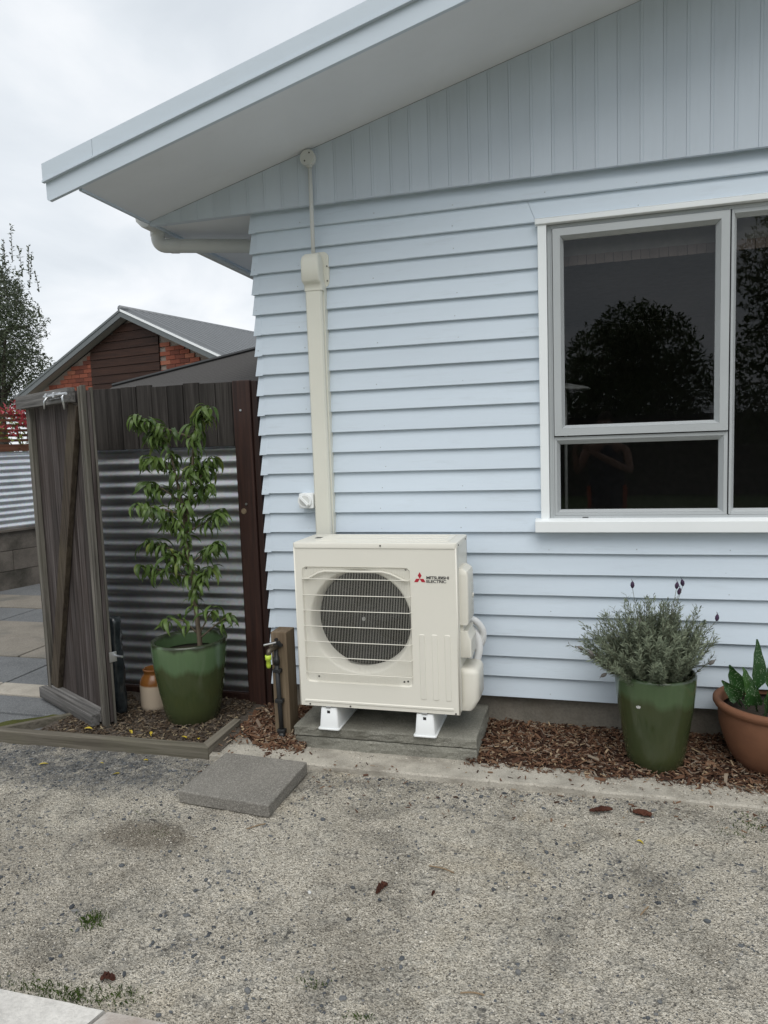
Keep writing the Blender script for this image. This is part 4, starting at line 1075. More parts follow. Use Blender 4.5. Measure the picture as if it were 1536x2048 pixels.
# pale sleepers at the near edge
def sleeper(x0, x1, lbl, sk):
    m = MB(); n_ = 40; vs = []
    for i in range(n_ + 1):
        x_ = x0 + (x1 - x0) * i / n_
        w0 = .006 * nz(x_, 0, 2, 5) + .003 * nz(x_, 1, 3, 20)
        s0 = sk if i == n_ else 0
        s1 = sk if i == 0 else 0
        q = s0 + s1
        vs += [(x_, -2.322 + w0, -.06), (x_, -2.322 + w0, .036), (x_, -2.332 + w0, .050), (x_ - q, -2.532 + w0, .050 + .004 * nz(x_, 3, 5, 8)), (x_ - q, -2.542, .034), (x_ - q, -2.542, -.06)]
    m.add(vs, [(i * 6 + k, i * 6 + k + 1, (i + 1) * 6 + k + 1, (i + 1) * 6 + k) for i in range(n_) for k in range(5)] + [(0, 1, 2, 3, 4, 5), tuple(n_ * 6 + k for k in range(5, -1, -1))])
    return tag(m.build('timber_sleeper', 'sleeper', autos=30), lbl, 'sleeper', 'pale sleepers at the near edge of the gravel')
sleeper(-3.4, -1.315, 'pale weathered timber sleeper at the near left corner', .06)
sleeper(-1.300, .9, 'pale timber sleeper butted to the corner one, mostly out of frame', .06)

# ================================================================== POTS
def pot(name, c_, prof, mat, label, cat, soil_r, soil_z, n_=64):
    t_ = thing(name, c_, label, cat)
    o = MB().lathe(prof, n_, c_, .004).build('pot_body', mat, t_, smooth=True, autos=60)
    MB().lathe([(.001, soil_z - .02), (soil_r, soil_z), (soil_r * .5, soil_z + .008), (.002, soil_z + .012)], 32, c_).build('soil', 'soil', t_, smooth=True)
    return t_
P1 = (-2.275, -.185, .008)
pot('plant_pot', P1, [(.148, 0), (.153, .004), (.172, .09), (.190, .18), (.205, .28), (.215, .37), (.2195, .44), (.2205, .470), (.218, .482), (.210, .486), (.200, .482), (.196, .46), (.192, .40), (.17, .2), (.02, .2)], 'pot1',
    'tall pale green glazed pot holding the small tree', 'plant pot', .193, .40)
P2 = (.335, -.300, .0)
pot('plant_pot', P2, [(.124, 0), (.129, .004), (.142, .08), (.160, .20), (.175, .30), (.183, .38), (.187, .43), (.1885, .452), (.186, .464), (.178, .467), (.170, .462), (.166, .43), (.16, .36), (.13, .2), (.02, .2)], 'pot2',
    'deep green glazed pot holding the lavender', 'plant pot', .163, .385)
P3 = (.885, -.225, .01)
pot('bowl_planter', P3, [(.165, 0), (.172, .004), (.205, .06), (.232, .13), (.250, .20), (.254, .262), (.252, .272), (.268, .282), (.276, .296), (.275, .310), (.264, .318), (.246, .316), (.238, .30), (.236, .25), (.2, .15), (.02, .15)], 'terra',
    'wide terracotta bowl cut off by the right edge of the picture', 'plant pot', .237, .262)
scr_ = MB()
# pale scratch on the lavender pot glaze
for i in range(5):
    a = math.radians(238 + i * 1.2); z_ = .335 + R(-.004, .004); r_ = .1795
    scr_.obox((P2[0] + r_ * math.cos(a), P2[1] + r_ * math.sin(a), z_), (-.003 * math.sin(a), .003 * math.cos(a), 0), (.0004 * math.cos(a), .0004 * math.sin(a), 0), (0, 0, R(.003, .005)))
pot2_root = [o for o in C.objects if o.name.startswith('plant_pot') and o.type == 'EMPTY'][1]
scr_.build('glaze_chip', 'dimwhite', pot2_root)
J = (-2.602, -.075, .006)
jt = MB().lathe([(.084, 0), (.090, .006), (.0925, .03), (.0925, .15), (.090, .175), (.078, .205), (.066, .220), (.063, .232), (.068, .240), (.069, .250), (.062, .254), (.055, .248), (.054, .20), (.05, .1), (.01, .1)], 40, J).build('stoneware_jar', 'jar', None, smooth=True, loc=J, autos=60)
tag(jt, 'small cream and brown stoneware jar between gate and green pot', 'jar')
rl = MB(); secs = []
for i in range(22):
    z_ = .01 + .60 * i / 21
    sec = []
    for k in range(26):
        a = 2 * PI * k / 26
        r_ = .045 + .012 * nz(math.cos(a) * 2, math.sin(a) * 2, z_ * 9) + .008 * nz(math.cos(a) * 5, math.sin(a) * 5, z_ * 22)
        sec.append((-2.772 + r_ * math.cos(a), -.215 + r_ * math.sin(a), z_))
    secs.append(sec)
stack(rl, secs)
t = NT('black plastic film'); t.set(.18, spec=.6); t.col(t.ramp(t.noise(t.coord((1, 1, 1)), 14, 4), [(.3, (.012, .015, .017)), (.7, (.045, .055, .06))])); M['film'] = t.m
tag(rl.build('plastic_roll', 'film', None, smooth=True, loc=(-2.772, -.215, .01)), 'upright roll of black plastic half hidden by the gate edge', 'plastic roll')

# ================================================================== PLANTS
def leaf_mesh(L, W, droop, fold, name, mat, curl=0, nseg=7, tipw=.9):
    """lanceolate leaf along +X that arches down; origin at the stalk"""
    mb = MB(); vs = []
    x_, z_, an = 0, 0, .40
    for i in range(nseg + 1):
        t_ = i / nseg
        w_ = W * .5 * (math.sin(PI * min(1, t_ ** tipw * .97 + .03)) ** .8) if 0 < i < nseg else .0008
        sw_ = curl * t_ * t_
        vs += [(x_, -w_ + sw_, z_ + fold * w_), (x_, sw_, z_), (x_, w_ + sw_, z_ + fold * w_)]
        an -= droop / nseg
        x_ += math.cos(an) * L / nseg; z_ += math.sin(an) * L / nseg
    fs = []
    for i in range(nseg):
        for k in range(2): fs.append((i * 3 + k, (i + 1) * 3 + k, (i + 1) * 3 + k + 1, i * 3 + k + 1))
    mb.add(vs, fs); return mb.mesh(name, M[mat], True)
# --- small drooping tree in the pale green pot
TB = (-2.20, -.20, .40)
tree = thing('peach_tree', TB, 'young tree with drooping curled green leaves in the pale green pot', 'tree')
branches = {
 'trunk': [(-2.20, .40), (-2.195, .48), (-2.21, .72), (-2.22, .88), (-2.25, 1.1), (-2.25, 1.26), (-2.29, 1.48), (-2.31, 1.60)],
 'leader': [(-2.25, 1.1), (-2.21, 1.32), (-2.17, 1.54), (-2.15, 1.70), (-2.12, 1.79), (-2.05, 1.85)],
 'b2': [(-2.16, 1.68), (-2.29, 1.73), (-2.41, 1.78), (-2.49, 1.81)], 'b2b': [(-2.31, 1.60), (-2.38, 1.68), (-2.42, 1.72)],
 'b3': [(-2.25, 1.24), (-2.36, 1.27), (-2.48, 1.31)], 'b4': [(-2.25, 1.30), (-2.37, 1.39), (-2.47, 1.42)], 'b5': [(-2.25, 1.1), (-2.32, 1.18), (-2.36, 1.22)],
 'b6': [(-2.24, .99), (-2.40, 1.04), (-2.51, 1.07)], 'b7': [(-2.22, .86), (-2.38, .89), (-2.58, .92)], 'b8': [(-2.22, .95), (-2.09, 1.03), (-2.01, 1.07)],
 'b9': [(-2.24, 1.13), (-2.12, 1.19), (-2.04, 1.24)], 'b13': [(-2.24, 1.30), (-2.14, 1.36), (-2.10, 1.40)], 'b14': [(-2.21, 1.34), (-2.13, 1.48), (-2.10, 1.56)], 'b15': [(-2.22, .80), (-2.15, .86), (-2.10, .92)],
 'b10': [(-2.21, .53), (-2.28, .61), (-2.38, .62)], 'b11': [(-2.19, .53), (-2.12, .64), (-2.08, .68)], 'b12': [(-2.19, .50), (-2.06, .60), (-1.97, .65)], 'b16': [(-2.29, 1.48), (-2.37, 1.55), (-2.40, 1.57)], 'b17': [(-2.28, 1.44), (-2.20, 1.50), (-2.16, 1.46)],
 'b18': [(-2.22, .90), (-2.30, .97), (-2.33, 1.01)]}
bm_ = MB(); spots = []
lv = [leaf_mesh(L_, W_, dr_, fo_, 'leaf', 'peach', cu_) for L_, W_, dr_, fo_, cu_ in ((.145, .026, 2.3, .5, .03), (.135, .024, 2.7, .6, -.035), (.155, .027, 2.0, .4, .045), (.125, .023, 3.1, .7, .015), (.140, .026, 2.4, .4, -.045), (.105, .021, 2.0, .5, .01))]
for nm, p2 in branches.items():
    yo = R(-.10, .10) if nm not in ('trunk', 'leader') else 0
    p3 = [(a, -.20 + yo * (i / (len(p2) - 1)) , b) for i, (a, b) in enumerate(p2)]
    sp = spline(p3, 6)
    r0 = {'trunk': .017, 'leader': .011}.get(nm, .0055)
    bm_.tube(sp, [r0 * (1 - .72 * i / (len(sp) - 1)) for i in range(len(sp))], 8)
    spots.append((nm, sp))
bm_.build('trunk', 'bark', tree, smooth=True)
cand = []
for nm, sp in spots:
    lead = nm in ('trunk', 'leader')
    i0 = 11 if nm == 'trunk' else 4
    for i in range(i0, len(sp)):
        f_ = i / (len(sp) - 1)
        k = 4 if lead else (5 if f_ > .45 else 2)
        if nm in ('b10', 'b11', 'b12'): k = 1 if f_ < .9 else 3
        if nm == 'leader' and f_ > .8: k = 7
        cand += [sp[i]] * k
random.shuffle(cand)
for q in cand[:299]:
    piece('leaf', random.choice(lv), tree, q + Vector((R(-.016, .016), R(-.016, .016), R(-.012, .02))), (R(-.5, .5), R(-.3, .5), R(0, 2 * PI)), (R(.72, 1.1),) * 3)
if len(cand) > 299:
    ex = MB()
    for q in cand[299:]:
        me_ = random.choice(lv); mt = Matrix.Translation(q + Vector((R(-.02, .02), R(-.02, .02), R(-.01, .02)))) @ Matrix.Rotation(R(0, 6.28), 4, 'Z') @ Matrix.Rotation(R(-.3, .5), 4, 'Y') @ Matrix.Scale(R(.6, .95), 4)
        ex.add([mt @ v_.co for v_ in me_.vertices], [tuple(p_.vertices) for p_ in me_.polygons])
    tag(ex.build('small_leaves', 'peach', tree, smooth=True), kind='stuff')
# --- lavender
LVB = (P2[0], P2[1], .385)
lav = thing('lavender_bush', LVB, 'grey green lavender bush with a few dark flower heads in the deep green pot', 'shrub')
fo = MB(); stm = MB(); tips = []
for i in range(600):
    a = R(0, 2 * PI); sp_ = math.sqrt(random.random())
    base = Vector((P2[0] + .10 * sp_ * math.cos(a) * R(.3, 1), P2[1] + .10 * sp_ * math.sin(a) * R(.3, 1), .39))
    L_ = R(.24, .485) * (1 - .22 * sp_)
    side = math.cos(a) * sp_
    dirv = Vector((math.cos(a) * sp_ * .60 + R(-.14, .14) - .06, math.sin(a) * sp_ * .65 + R(-.2, .2), 1.0 - .55 * sp_ * sp_)).normalized()
    if side < -.5: dirv = (dirv + Vector((-.18, 0, -.12))).normalized()
    if side > .5: dirv = (dirv + Vector((.04, 0, .12))).normalized()
    pts = [base]; d_ = dirv.copy()
    for s_ in range(7):
        d_ = (d_ + Vector((R(-.10, .10), R(-.10, .10), R(-.02, .12)))).normalized(); q = pts[-1] + d_ * L_ / 7
        if q.y > -.035: q.y = -.035 - R(0, .02)
        pts.append(q)
    stm.tube(pts, [.0022 * (1 - .1 * j) for j in range(8)], 4, False)
    for j in range(2, 8):
        for k in range(11):
            c_ = pts[j] + (pts[j] - pts[j - 1]) * R(-1, 0); an = R(0, 2 * PI)
            sdv = d_.orthogonal().normalized(); sdv.rotate(Matrix.Rotation(an, 3, d_))
            dl_ = (sdv * R(.6, 1.0) + d_ * R(.35, .9)).normalized(); ll = R(.018, .036); w_ = d_.cross(dl_).normalized() * R(.0016, .0030)
            fo.add([c_ - w_ * .4, c_ + w_ * .4, c_ + dl_ * ll * .6 + w_, c_ + dl_ * ll, c_ + dl_ * ll * .6 - w_], [(0, 1, 2, 3, 4)])
    tips.append(pts[-1])
fl_ = fo.build('foliage', 'lav', lav); tag(fl_, kind='stuff')
s_ = stm.build('stems', 'lavstem', lav); tag(s_, kind='stuff')
hd = MB()
sec_ = []
for i in range(9):
    t_ = i / 8; sec_.append([(.0085 * math.sin(PI * min(.97, max(.05, t_ * .9 + .08))) ** .6 * (1 + .2 * (i % 2)) * math.cos(2 * PI * k / 8), .0085 * math.sin(PI * min(.97, max(.05, t_ * .9 + .08))) ** .6 * (1 + .2 * (i % 2)) * math.sin(2 * PI * k / 8), .032 * t_) for k in range(8)])
stack(hd, sec_)
for a in (0, 2.1, 4.2): hd.add([(.002 * math.cos(a + 1.5), .002 * math.sin(a + 1.5), .03), (-.002 * math.cos(a + 1.5), -.002 * math.sin(a + 1.5), .03), (.010 * math.cos(a), .010 * math.sin(a), .046)], [(0, 1, 2)])
me_head = hd.mesh('flower_head', M['lavhead'], True); me_dry = me_head.copy(); me_dry.materials.clear(); me_dry.materials.append(M['lavdry'])
stalks = MB()
for (x_, z_, tilt, kind) in ((.224, .895, 0, 0), (.418, .895, .1, 0), (.448, .905, -.15, 0), (.600, .735, .1, 0), (.432, .86, .2, 0), (.0, .585, -1.2, 1), (.045, .56, -.7, 1), (.05, .525, -.9, 1), (.56, .54, .9, 1), (.105, .47, -2.2, 1), (.40, .545, .9, 1), (.26, .70, .1, 1)):
    y_ = -.36 + R(-.06, .03)
    piece('flower_head', me_dry if kind else me_head, lav, (x_, y_, z_), (R(-.2, .2), tilt, 0))
    b_ = Vector((P2[0] + (x_ - P2[0]) * .6, -.31, .42 + (z_ - .42) * .55))
    stalks.tube(spline([b_, b_.lerp(Vector((x_, y_, z_)), .5) + Vector((R(-.01, .01), 0, .0)), (x_, y_, z_ + .002)], 4), .0011, 4, False)
st_o = stalks.build('flower_stalks', 'lavstem', lav)
# --- spotted arum in the terracotta bowl
ARB = (P3[0], P3[1], .27)
ar = thing('spotted_arum', ARB, 'broad green leaves flecked with white in the terracotta bowl', 'plant')
def arum_leaf(base, tip, W, bend):
    base, tip = Vector(base), Vector(tip); ax = tip - base; L_ = ax.length; ax.normalize()
    side = ax.cross(Vector((0, -1, 0))); side = side.normalized() if side.length > .01 else Vector((1, 0, 0)); side = (side + Vector((0, R(-.5, .5), 0))).normalized(); nrm = side.cross(ax)
    vs = []; N_ = 10
    for i in range(N_ + 1):
        t_ = i / N_
        u_ = max(0, (t_ - .30) / .70)
        w_ = .004 + W * .5 * (math.sin(PI * min(1, u_ ** .62)) if u_ > 0 else 0) * (1 if i < N_ else 0)
        c_ = base.lerp(tip, t_) + nrm * bend * math.sin(PI * t_)
        for k in range(-2, 3):
            h_ = k / 2
            vs.append(c_ + side * w_ * h_ + nrm * (abs(h_) ** 1.5) * w_ * .55 + nrm * .006 * math.sin(7 * t_ * PI) * abs(h_))
    mb = MB().add(vs, [(i * 5 + k, i * 5 + k + 1, (i + 1) * 5 + k + 1, (i + 1) * 5 + k) for i in range(N_) for k in range(4)])
    return mb.build('leaf', 'arum', ar, smooth=True)
for b_, t_, W_, bd_ in (((.735, -.22, .28), (.632, -.30, .435), .085, .015), ((.755, -.24, .28), (.672, -.26, .500), .085, -.02), ((.80, -.22, .28), (.803, -.20, .615), .07, .02), ((.80, -.26, .28), (.765, -.30, .44), .09, .03), ((.78, -.18, .28), (.705, -.14, .45), .08, .0),
                  ((.83, -.26, .28), (.86, -.33, .47), .10, .03), ((.86, -.2, .28), (.90, -.16, .56), .09, -.02), ((.77, -.21, .28), (.745, -.19, .47), .06, .02), ((.89, -.26, .28), (.98, -.33, .48), .10, .02), ((.93, -.2, .28), (1.03, -.15, .52), .09, .0), ((.82, -.3, .28), (.80, -.42, .40), .08, .02)):
    arum_leaf(b_, t_, W_ * .8, bd_)

# --- crowns made of many small leaves
def crown(name, blobs, n_, size, mat, parent, upright=0, holes=True):
    mb = MB()
    tot = sum(b[3] ** 2 * b[4] for b in blobs)
    for (cx, cy, cz, rx, rz_) in blobs:
        for _ in range(int(n_ * rx * rx * rz_ / tot)):
            while True:
                u_ = Vector((R(-1, 1), R(-1, 1), R(-1, 1)))
                if u_.length < 1: break
            k = u_.length; 
            if k < .55 and random.random() < .55: u_ = u_.normalized() * R(.6, 1)
            q = Vector((cx + u_.x * rx, cy + u_.y * rx, cz + u_.z * rz_))
            if holes and nz(q.x * 1.3 / max(.4, rx), q.y * 1.3 / max(.4, rx), q.z * 1.3 / max(.4, rx)) * 1.0 + nz(q.x * 4 / max(.4, rx), q.y * 4 / max(.4, rx), q.z * 4 / max(.4, rx)) < -.30: continue
            a = Vector((R(-1, 1), R(-1, 1), R(-.6, 1) + upright)).normalized(); b = a.orthogonal().normalized(); b.rotate(Matrix.Rotation(R(0, 6.28), 3, a))
            s_ = size * R(.6, 1.3)
            mb.add([q - b * s_ * .28, q + a * s_ * .5 - b * s_ * .05, q + a * s_, q + a * s_ * .45 + b * s_ * .3], [(0, 1, 2, 3)])
    return mb.build(name, mat, parent)
def tree_obj(base, label, blobs, n_, size, mat, trunk_r, height, group=None, shoots=0, upright=0, top=0):
    t_ = thing('garden_tree', base, label, 'tree', group)
    tm = MB(); bx, by, bz_ = base
    tp_ = spline([(bx, by, bz_ - .3), (bx + .1, by, bz_ + height * .3), (bx - .05, by + .1, bz_ + height * .6), (bx, by, bz_ + height * .85)], 6)
    tm.tube(tp_, [trunk_r * (1 - .8 * i / (len(tp_) - 1)) for i in range(len(tp_))], 10)
    for b in blobs:
        s0 = tp_[random.randint(6, len(tp_) - 2)]; e0 = Vector(b[:3])
        tm.tube(spline([s0, s0.lerp(e0, .5) + Vector((0, 0, .2)), e0], 4), [trunk_r * .35 * (1 - .08 * i) for i in range(9)], 6)
    tm.build('trunk', 'bark2', t_, smooth=True)
    co = crown('crown', blobs, n_, size, mat, t_, upright, group is None)
    if shoots:
        sh = MB(); sm_ = MB()
        for _ in range(shoots):
            b = random.choice([q_ for q_ in blobs if q_[2] + q_[4] > top]); q = Vector((b[0] + R(-.9, .9) * b[3], b[1] + R(-.9, .9) * b[3], b[2] + b[4] * R(.3, .85))); h_ = R(.4, 1.0)
            dx, dy = R(-.12, .12), R(-.12, .12)
            sm_.tube([q, q + Vector((dx, dy, h_))], [.012, .004], 4, False)
            for k in range(int(h_ * 36)):
                c_ = q + Vector((dx, dy, h_)) * (k / (h_ * 36)); a = Vector((R(-1, 1), R(-1, 1), R(-.2, 1.2))).normalized(); bb = a.orthogonal().normalized(); s_ = size * R(.7, 1.2)
                sh.add([c_ - bb * s_ * .2, c_ + a * s_ * .5 - bb * s_ * .1, c_ + a * s_, c_ + a * s_ * .4 + bb * s_ * .3], [(0, 1, 2, 3)])
        tag(sh.build('shoots', mat, t_), kind='stuff'); tag(sm_.build('shoot_stems', 'bark2', t_), kind='stuff')
    return t_
tree_obj((-15.0, 12, 0), 'tall loose olive green tree at the left edge of the picture', [(-14.9, 12, 5.1, 1.2, 1.3), (-14.15, 11.6, 4.7, .95, 1.0), (-15.6, 12.2, 5.7, 1.3, 1.2), (-14.6, 12.4, 3.6, 1.1, 1.0), (-14.0, 12.1, 3.0, .75, .7), (-13.75, 12, 4.9, .55, .5), (-14.6, 12, 6.0, .7, .7), (-16, 12, 3.9, 1.4, 1.9), (-14.05, 12, 3.8, .8, .6)], 34000, .10, 'leafdark', .22, 6, shoots=34, top=5.6)

# ================================================================== LEFT BOUNDARY: block wall, iron, trellis, photinia
bu = Vector((.275, .961)); bA = Vector((-6.712, 3.009))
brz = math.atan2(bu.y, bu.x)
bw_ = thing('boundary_fence', (bA.x, bA.y, 0), 'bright corrugated iron fence on a stained block wall beyond the gate', 'fence', rz=brz)
def bx_(mb, name, mat, par=bw_, **k): return mb.build(name, mat, par, world=False, **k)
for i in range(3):
    for k in range(7):
        a = -4 + k * 1.2 + (.6 if i % 2 else 0)
        bx_(MB().box(a + .003, a + 1.197, .0, .2, -.02 + i * .245, -.02 + i * .245 + .239), 'wall_block', 'block', bevel=.004)
cs2 = MB(); corrugated(cs2, -4, 4.2, 0, .72, 1.655, amp=.009)
cs2 = bx_(cs2, 'corrugated_sheet', 'galv2', smooth=True)
bx_(MB().box(-4, 4.2, -.04, .16, .70, .725), 'wall_capping', 'block')
bx_(MB().box(-4, 4.2, -.03, .03, 1.66, 1.745), 'top_rail', 'trellis')
for z_ in (1.775, 1.835, 1.895, 1.955, 2.015, 2.075):
    bx_(MB().box(-4, 4.2, -.012, .012, z_, z_ + .032), 'trellis_slat', 'trellis')
for a in (-1.6, -.35, .9, 2.1): bx_(MB().box(a, a + .07, .014, .07, 0, 2.11), 'trellis_post', 'trellis')
ph = thing('photinia_shrub', (-6.60, 3.55, .7), 'red and yellow green leaved shrub spilling over the brown slat trellis', 'shrub')
phs = MB()
for k in range(9):
    e_ = Vector((-6.75 + R(-.25, .45), 3.3 + R(-.3, .7), 2.0 + R(-.25, .2)))
    phs.tube(spline([(-6.85, 3.75, .8), (-6.8, 3.7, 1.5), e_], 4), [.012 - .001 * i for i in range(9)], 5)
phs.build('stems', 'bark2', ph, smooth=True)
crown('red_leaves', [(-6.62, 3.42, 2.13, .17, .13), (-6.50, 3.45, 2.02, .13, .10), (-6.6, 3.25, 1.90, .12, .09)], 260, .075, 'red_leaf', ph, .4)
crown('green_leaves', [(-6.85, 3.35, 2.02, .25, .16), (-6.62, 3.3, 1.78, .16, .14), (-6.9, 3.9, 1.9, .4, .35)], 520, .07, 'lime_leaf', ph, .2)
tag(ph.children[1], 'bright red young leaves'); tag(ph.children[2], 'yellow green older leaves')

# ================================================================== BRICK HOUSE BEHIND
ba = math.radians(11.8); bh = Vector((math.cos(ba), -math.sin(ba), 0)); brd = Vector((math.sin(ba), math.cos(ba), 0))
BP = Vector((-8.641, 8.549, 0))
bk = thing('brick_house', (BP.x, BP.y, 0), 'red brick house with dark timber gable and grey iron roof', 'house', rz=-ba)
AP, S2 = 4.366, .452           # apex height, slope
def kx(mb, name, mat, par=bk, **k): return mb.build(name, mat, par, world=False, **k)
def rz2(x_, d_=0): return AP - d_ - S2 * abs(x_)
HW = 3.3; OFF = .22
core = kx(MB().prism([(-HW + .35, OFF + .02, 0), (HW - .35, OFF + .02, 0), (HW - .35, OFF + .02, rz2(HW - .35, .16)), (0, OFF + .02, AP - .16), (-HW + .35, OFF + .02, rz2(HW - .35, .16))], (0, 9, 0)), 'brick_wall', 'mortar')
me_b = MB().box(0, .230, 0, .03, 0, .076).mesh('brick', M['brick'])
TL, TR = -1.14, .75
row = 0; nbk = 0; rest = MB()
z_ = 2.30
while z_ < 4.1:
    x_ = -HW + .36 + (.12 if row % 2 else 0)
    while x_ < HW - .4:
        x1 = x_ + .230
        lim = max(abs(x_), abs(x1))
        if (x1 <= TL + .02 or x_ >= TR - .02) and z_ + .076 < rz2(lim, .16) and z_ > 2.5:
            if x_ >= TR - .02 and x_ > 2.45: pass
            o_ = piece('brick', me_b, core, (x_, OFF - .010 + R(-.002, .002), z_)); nbk += 1
        x_ += .240
    z_ += .086; row += 1
# cut bricks at the edges of the timber panel
for k in range(21):
    z_ = 2.30 + .086 * k
    for e0, sgn in ((TL, -1), (TR, 1)):
        if z_ > 2.5 and z_ + .076 < rz2(abs(e0) + .12, .16) and k % 2 == (0 if sgn < 0 else 1):
            piece('brick', me_b, core, (e0 - .118 if sgn < 0 else e0 + .005, OFF - .0085, z_), scale=(.49, 1, 1))
for i in range(11):
    z0 = 2.35 + i * .162
    if z0 > rz2(0, .20): break
    def cl(x_): return min(z0 + .155, rz2(x_, .165))
    xl, xr = TL + .006, TR - .006
    while rz2(xl, .165) < z0 + .02 and xl < 0: xl += .02
    while rz2(xr, .165) < z0 + .02 and xr > 0: xr -= .02
    pts = [(xl, OFF - .035, z0), (xr, OFF - .035, z0)]
    for s_ in range(9):
        xx = xr + (xl - xr) * s_ / 8; pts.append((xx, OFF - .02, cl(xx)))
    kx(MB().prism(pts, (0, .03, 0)), 'gable_plank', 'gablewood')
for s in (-1, 1):
    ends = s * HW
    kx(MB().prism([(0, 0, AP - .03), (ends, 0, rz2(HW, .03)), (ends, 0, rz2(HW, .15)), (0, 0, AP - .15)], (0, .03, 0)), 'barge_board', 'fascia')
    M_cap = 'white' if s > 0 else 'fascia'  # highlight along the right slope is put into the cap's colour as white
    kx(MB().prism([(0, -.012, AP), (ends * 1.012, -.012, rz2(HW * 1.012)), (ends * 1.012, -.012, rz2(HW * 1.012, .045)), (0, -.012, AP - .045)], (0, .06, 0)), 'barge_cap', M_cap)
    kx(MB().prism([(0, .032, AP - .145), (ends, .032, rz2(HW, .145)), (ends, .032, rz2(HW, .135)), (0, .032, AP - .135)], (0, OFF - .03, 0)), 'soffit', 'housesoff')
    # corrugated roof plane: ribs run down the slope
    rf = MB(); vs = []
    for i in range(48):
        for yy, hh in ((0, 0), (.132, 0), (.146, .055), (.176, .055)):
            y_ = i * .19 + yy
            vs += [(0, y_, AP + .004 + hh), (s * (HW + .05), y_, rz2(HW + .05) + .004 + hh)]
    nn_ = len(vs) // 2 - 1
    rf.add(vs, [(2 * i, 2 * i + 1, 2 * i + 3, 2 * i + 2) for i in range(nn_)])
    kx(rf, 'roof', 'zinc')
kx(MB().tube([(0, -.01, AP + .012), (0, 9.2, AP + .012)], .06, 8), 'ridge_cap', 'zinc', smooth=True)

# dark lean-to roof between the fence and the brick house
aw = thing('awning_roof', (-3.4, 3.2, 0), 'dark grey sloping shingled awning roof behind the wooden fence', 'awning')
A0, A1, A2, A3 = Vector((-4.95, 3.0, 2.325)), Vector((-2.9, 3.0, 2.66)), Vector((-2.3, 1.4, 2.16)), Vector((-4.35, 1.4, 1.93))
nrm = (A1 - A0).cross(A3 - A0).normalized(); nrm = nrm if nrm.z > 0 else -nrm
MB().add([A0, A1, A2, A3, A0 - nrm * .05, A1 - nrm * .05, A2 - nrm * .05, A3 - nrm * .05], [(0, 1, 2, 3), (7, 6, 5, 4), (0, 4, 5, 1), (1, 5, 6, 2), (2, 6, 7, 3), (3, 7, 4, 0)]).build('roof_sheet', 'awning', aw)
MB().tube([A0 + nrm * .012, A1 + nrm * .012], .022, 6).build('edge_trim', 'black', aw)
for q in (A2, A3): MB().box(q.x - .05, q.x + .05, q.y - .02, q.y + .08, 0, q.z - .04).build('support_post', 'brownpost', aw)

# ================================================================== GARDEN BEHIND THE CAMERA (mirrored in the glass)
hdg = thing('hedge', (4, -16, 0), 'clipped green hedge across the lawn, seen mirrored in the window', 'hedge')
MB().box(-14, 26, -16.5, -15.9, 0, 1.2).build('branches', 'bark2', hdg)
hb_ = crown('hedge_leaves', [(x_, -16.2, .75, .75, .72) for x_ in range(-14, 26)], 9000, .16, 'leafmid', hdg)
GT = 'trees across the lawn'
tree_obj((2.2, -30, 0), 'broad round tree mirrored in the upper window pane', [(1.2, -30, 5.0, 2.0, 1.6), (3.0, -30, 5.2, 2.0, 1.7), (2.2, -30, 6.1, 1.7, 1.3), (.4, -29.5, 3.4, 1.9, 1.7), (3.9, -29.5, 3.5, 1.9, 1.7), (2.1, -29.5, 2.6, 2.6, 1.8)], 16000, .26, 'leafmid', .3, 4.2, GT)
tree_obj((7.0, -24, 0), 'tall dark tree mirrored in the right window pane', [(6.6, -24, 3, 2.2, 2.8), (7.4, -24, 7.0, 2.3, 2.5), (9.5, -24, 5, 2.6, 3.6), (8.6, -24, 9.5, 2, 2.4)], 17000, .26, 'leafmid', .35, 8, GT)
tree_obj((-4.5, -34, 0), 'low spreading tree mirrored at the left of the window pane', [(-4.5, -34, 2.6, 2.4, 2.4), (-6.8, -34, 2.8, 2.4, 2.6), (-2.2, -34, 2.3, 2.0, 2.3)], 9000, .3, 'leafmid', .3, 3, GT)
tree_obj((13.5, -26, 0), 'wide dark tree standing farthest right across the lawn', [(13.0, -26, 3, 2.8, 3), (15.8, -26, 5, 3, 4), (13.8, -26, 8, 2.4, 2.4)], 11000, .3, 'leafmid', .35, 7, GT)
tree_obj((-11.5, -33, 0), 'rounded tree standing farthest left across the lawn', [(-11.5, -33, 3, 2.8, 3), (-14, -33, 3.4, 2.6, 3)], 7000, .3, 'leafmid', .35, 4, GT)
bf = thing('back_fence', (4, -27, 0), 'dark board fence behind the hedge across the lawn', 'fence')
for k in range(36): MB().box(-16 + k * 1.1, -16 + k * 1.1 + 1.08, -27.05, -27, 0, 2.3).build('fence_panel', 'fence', bf)

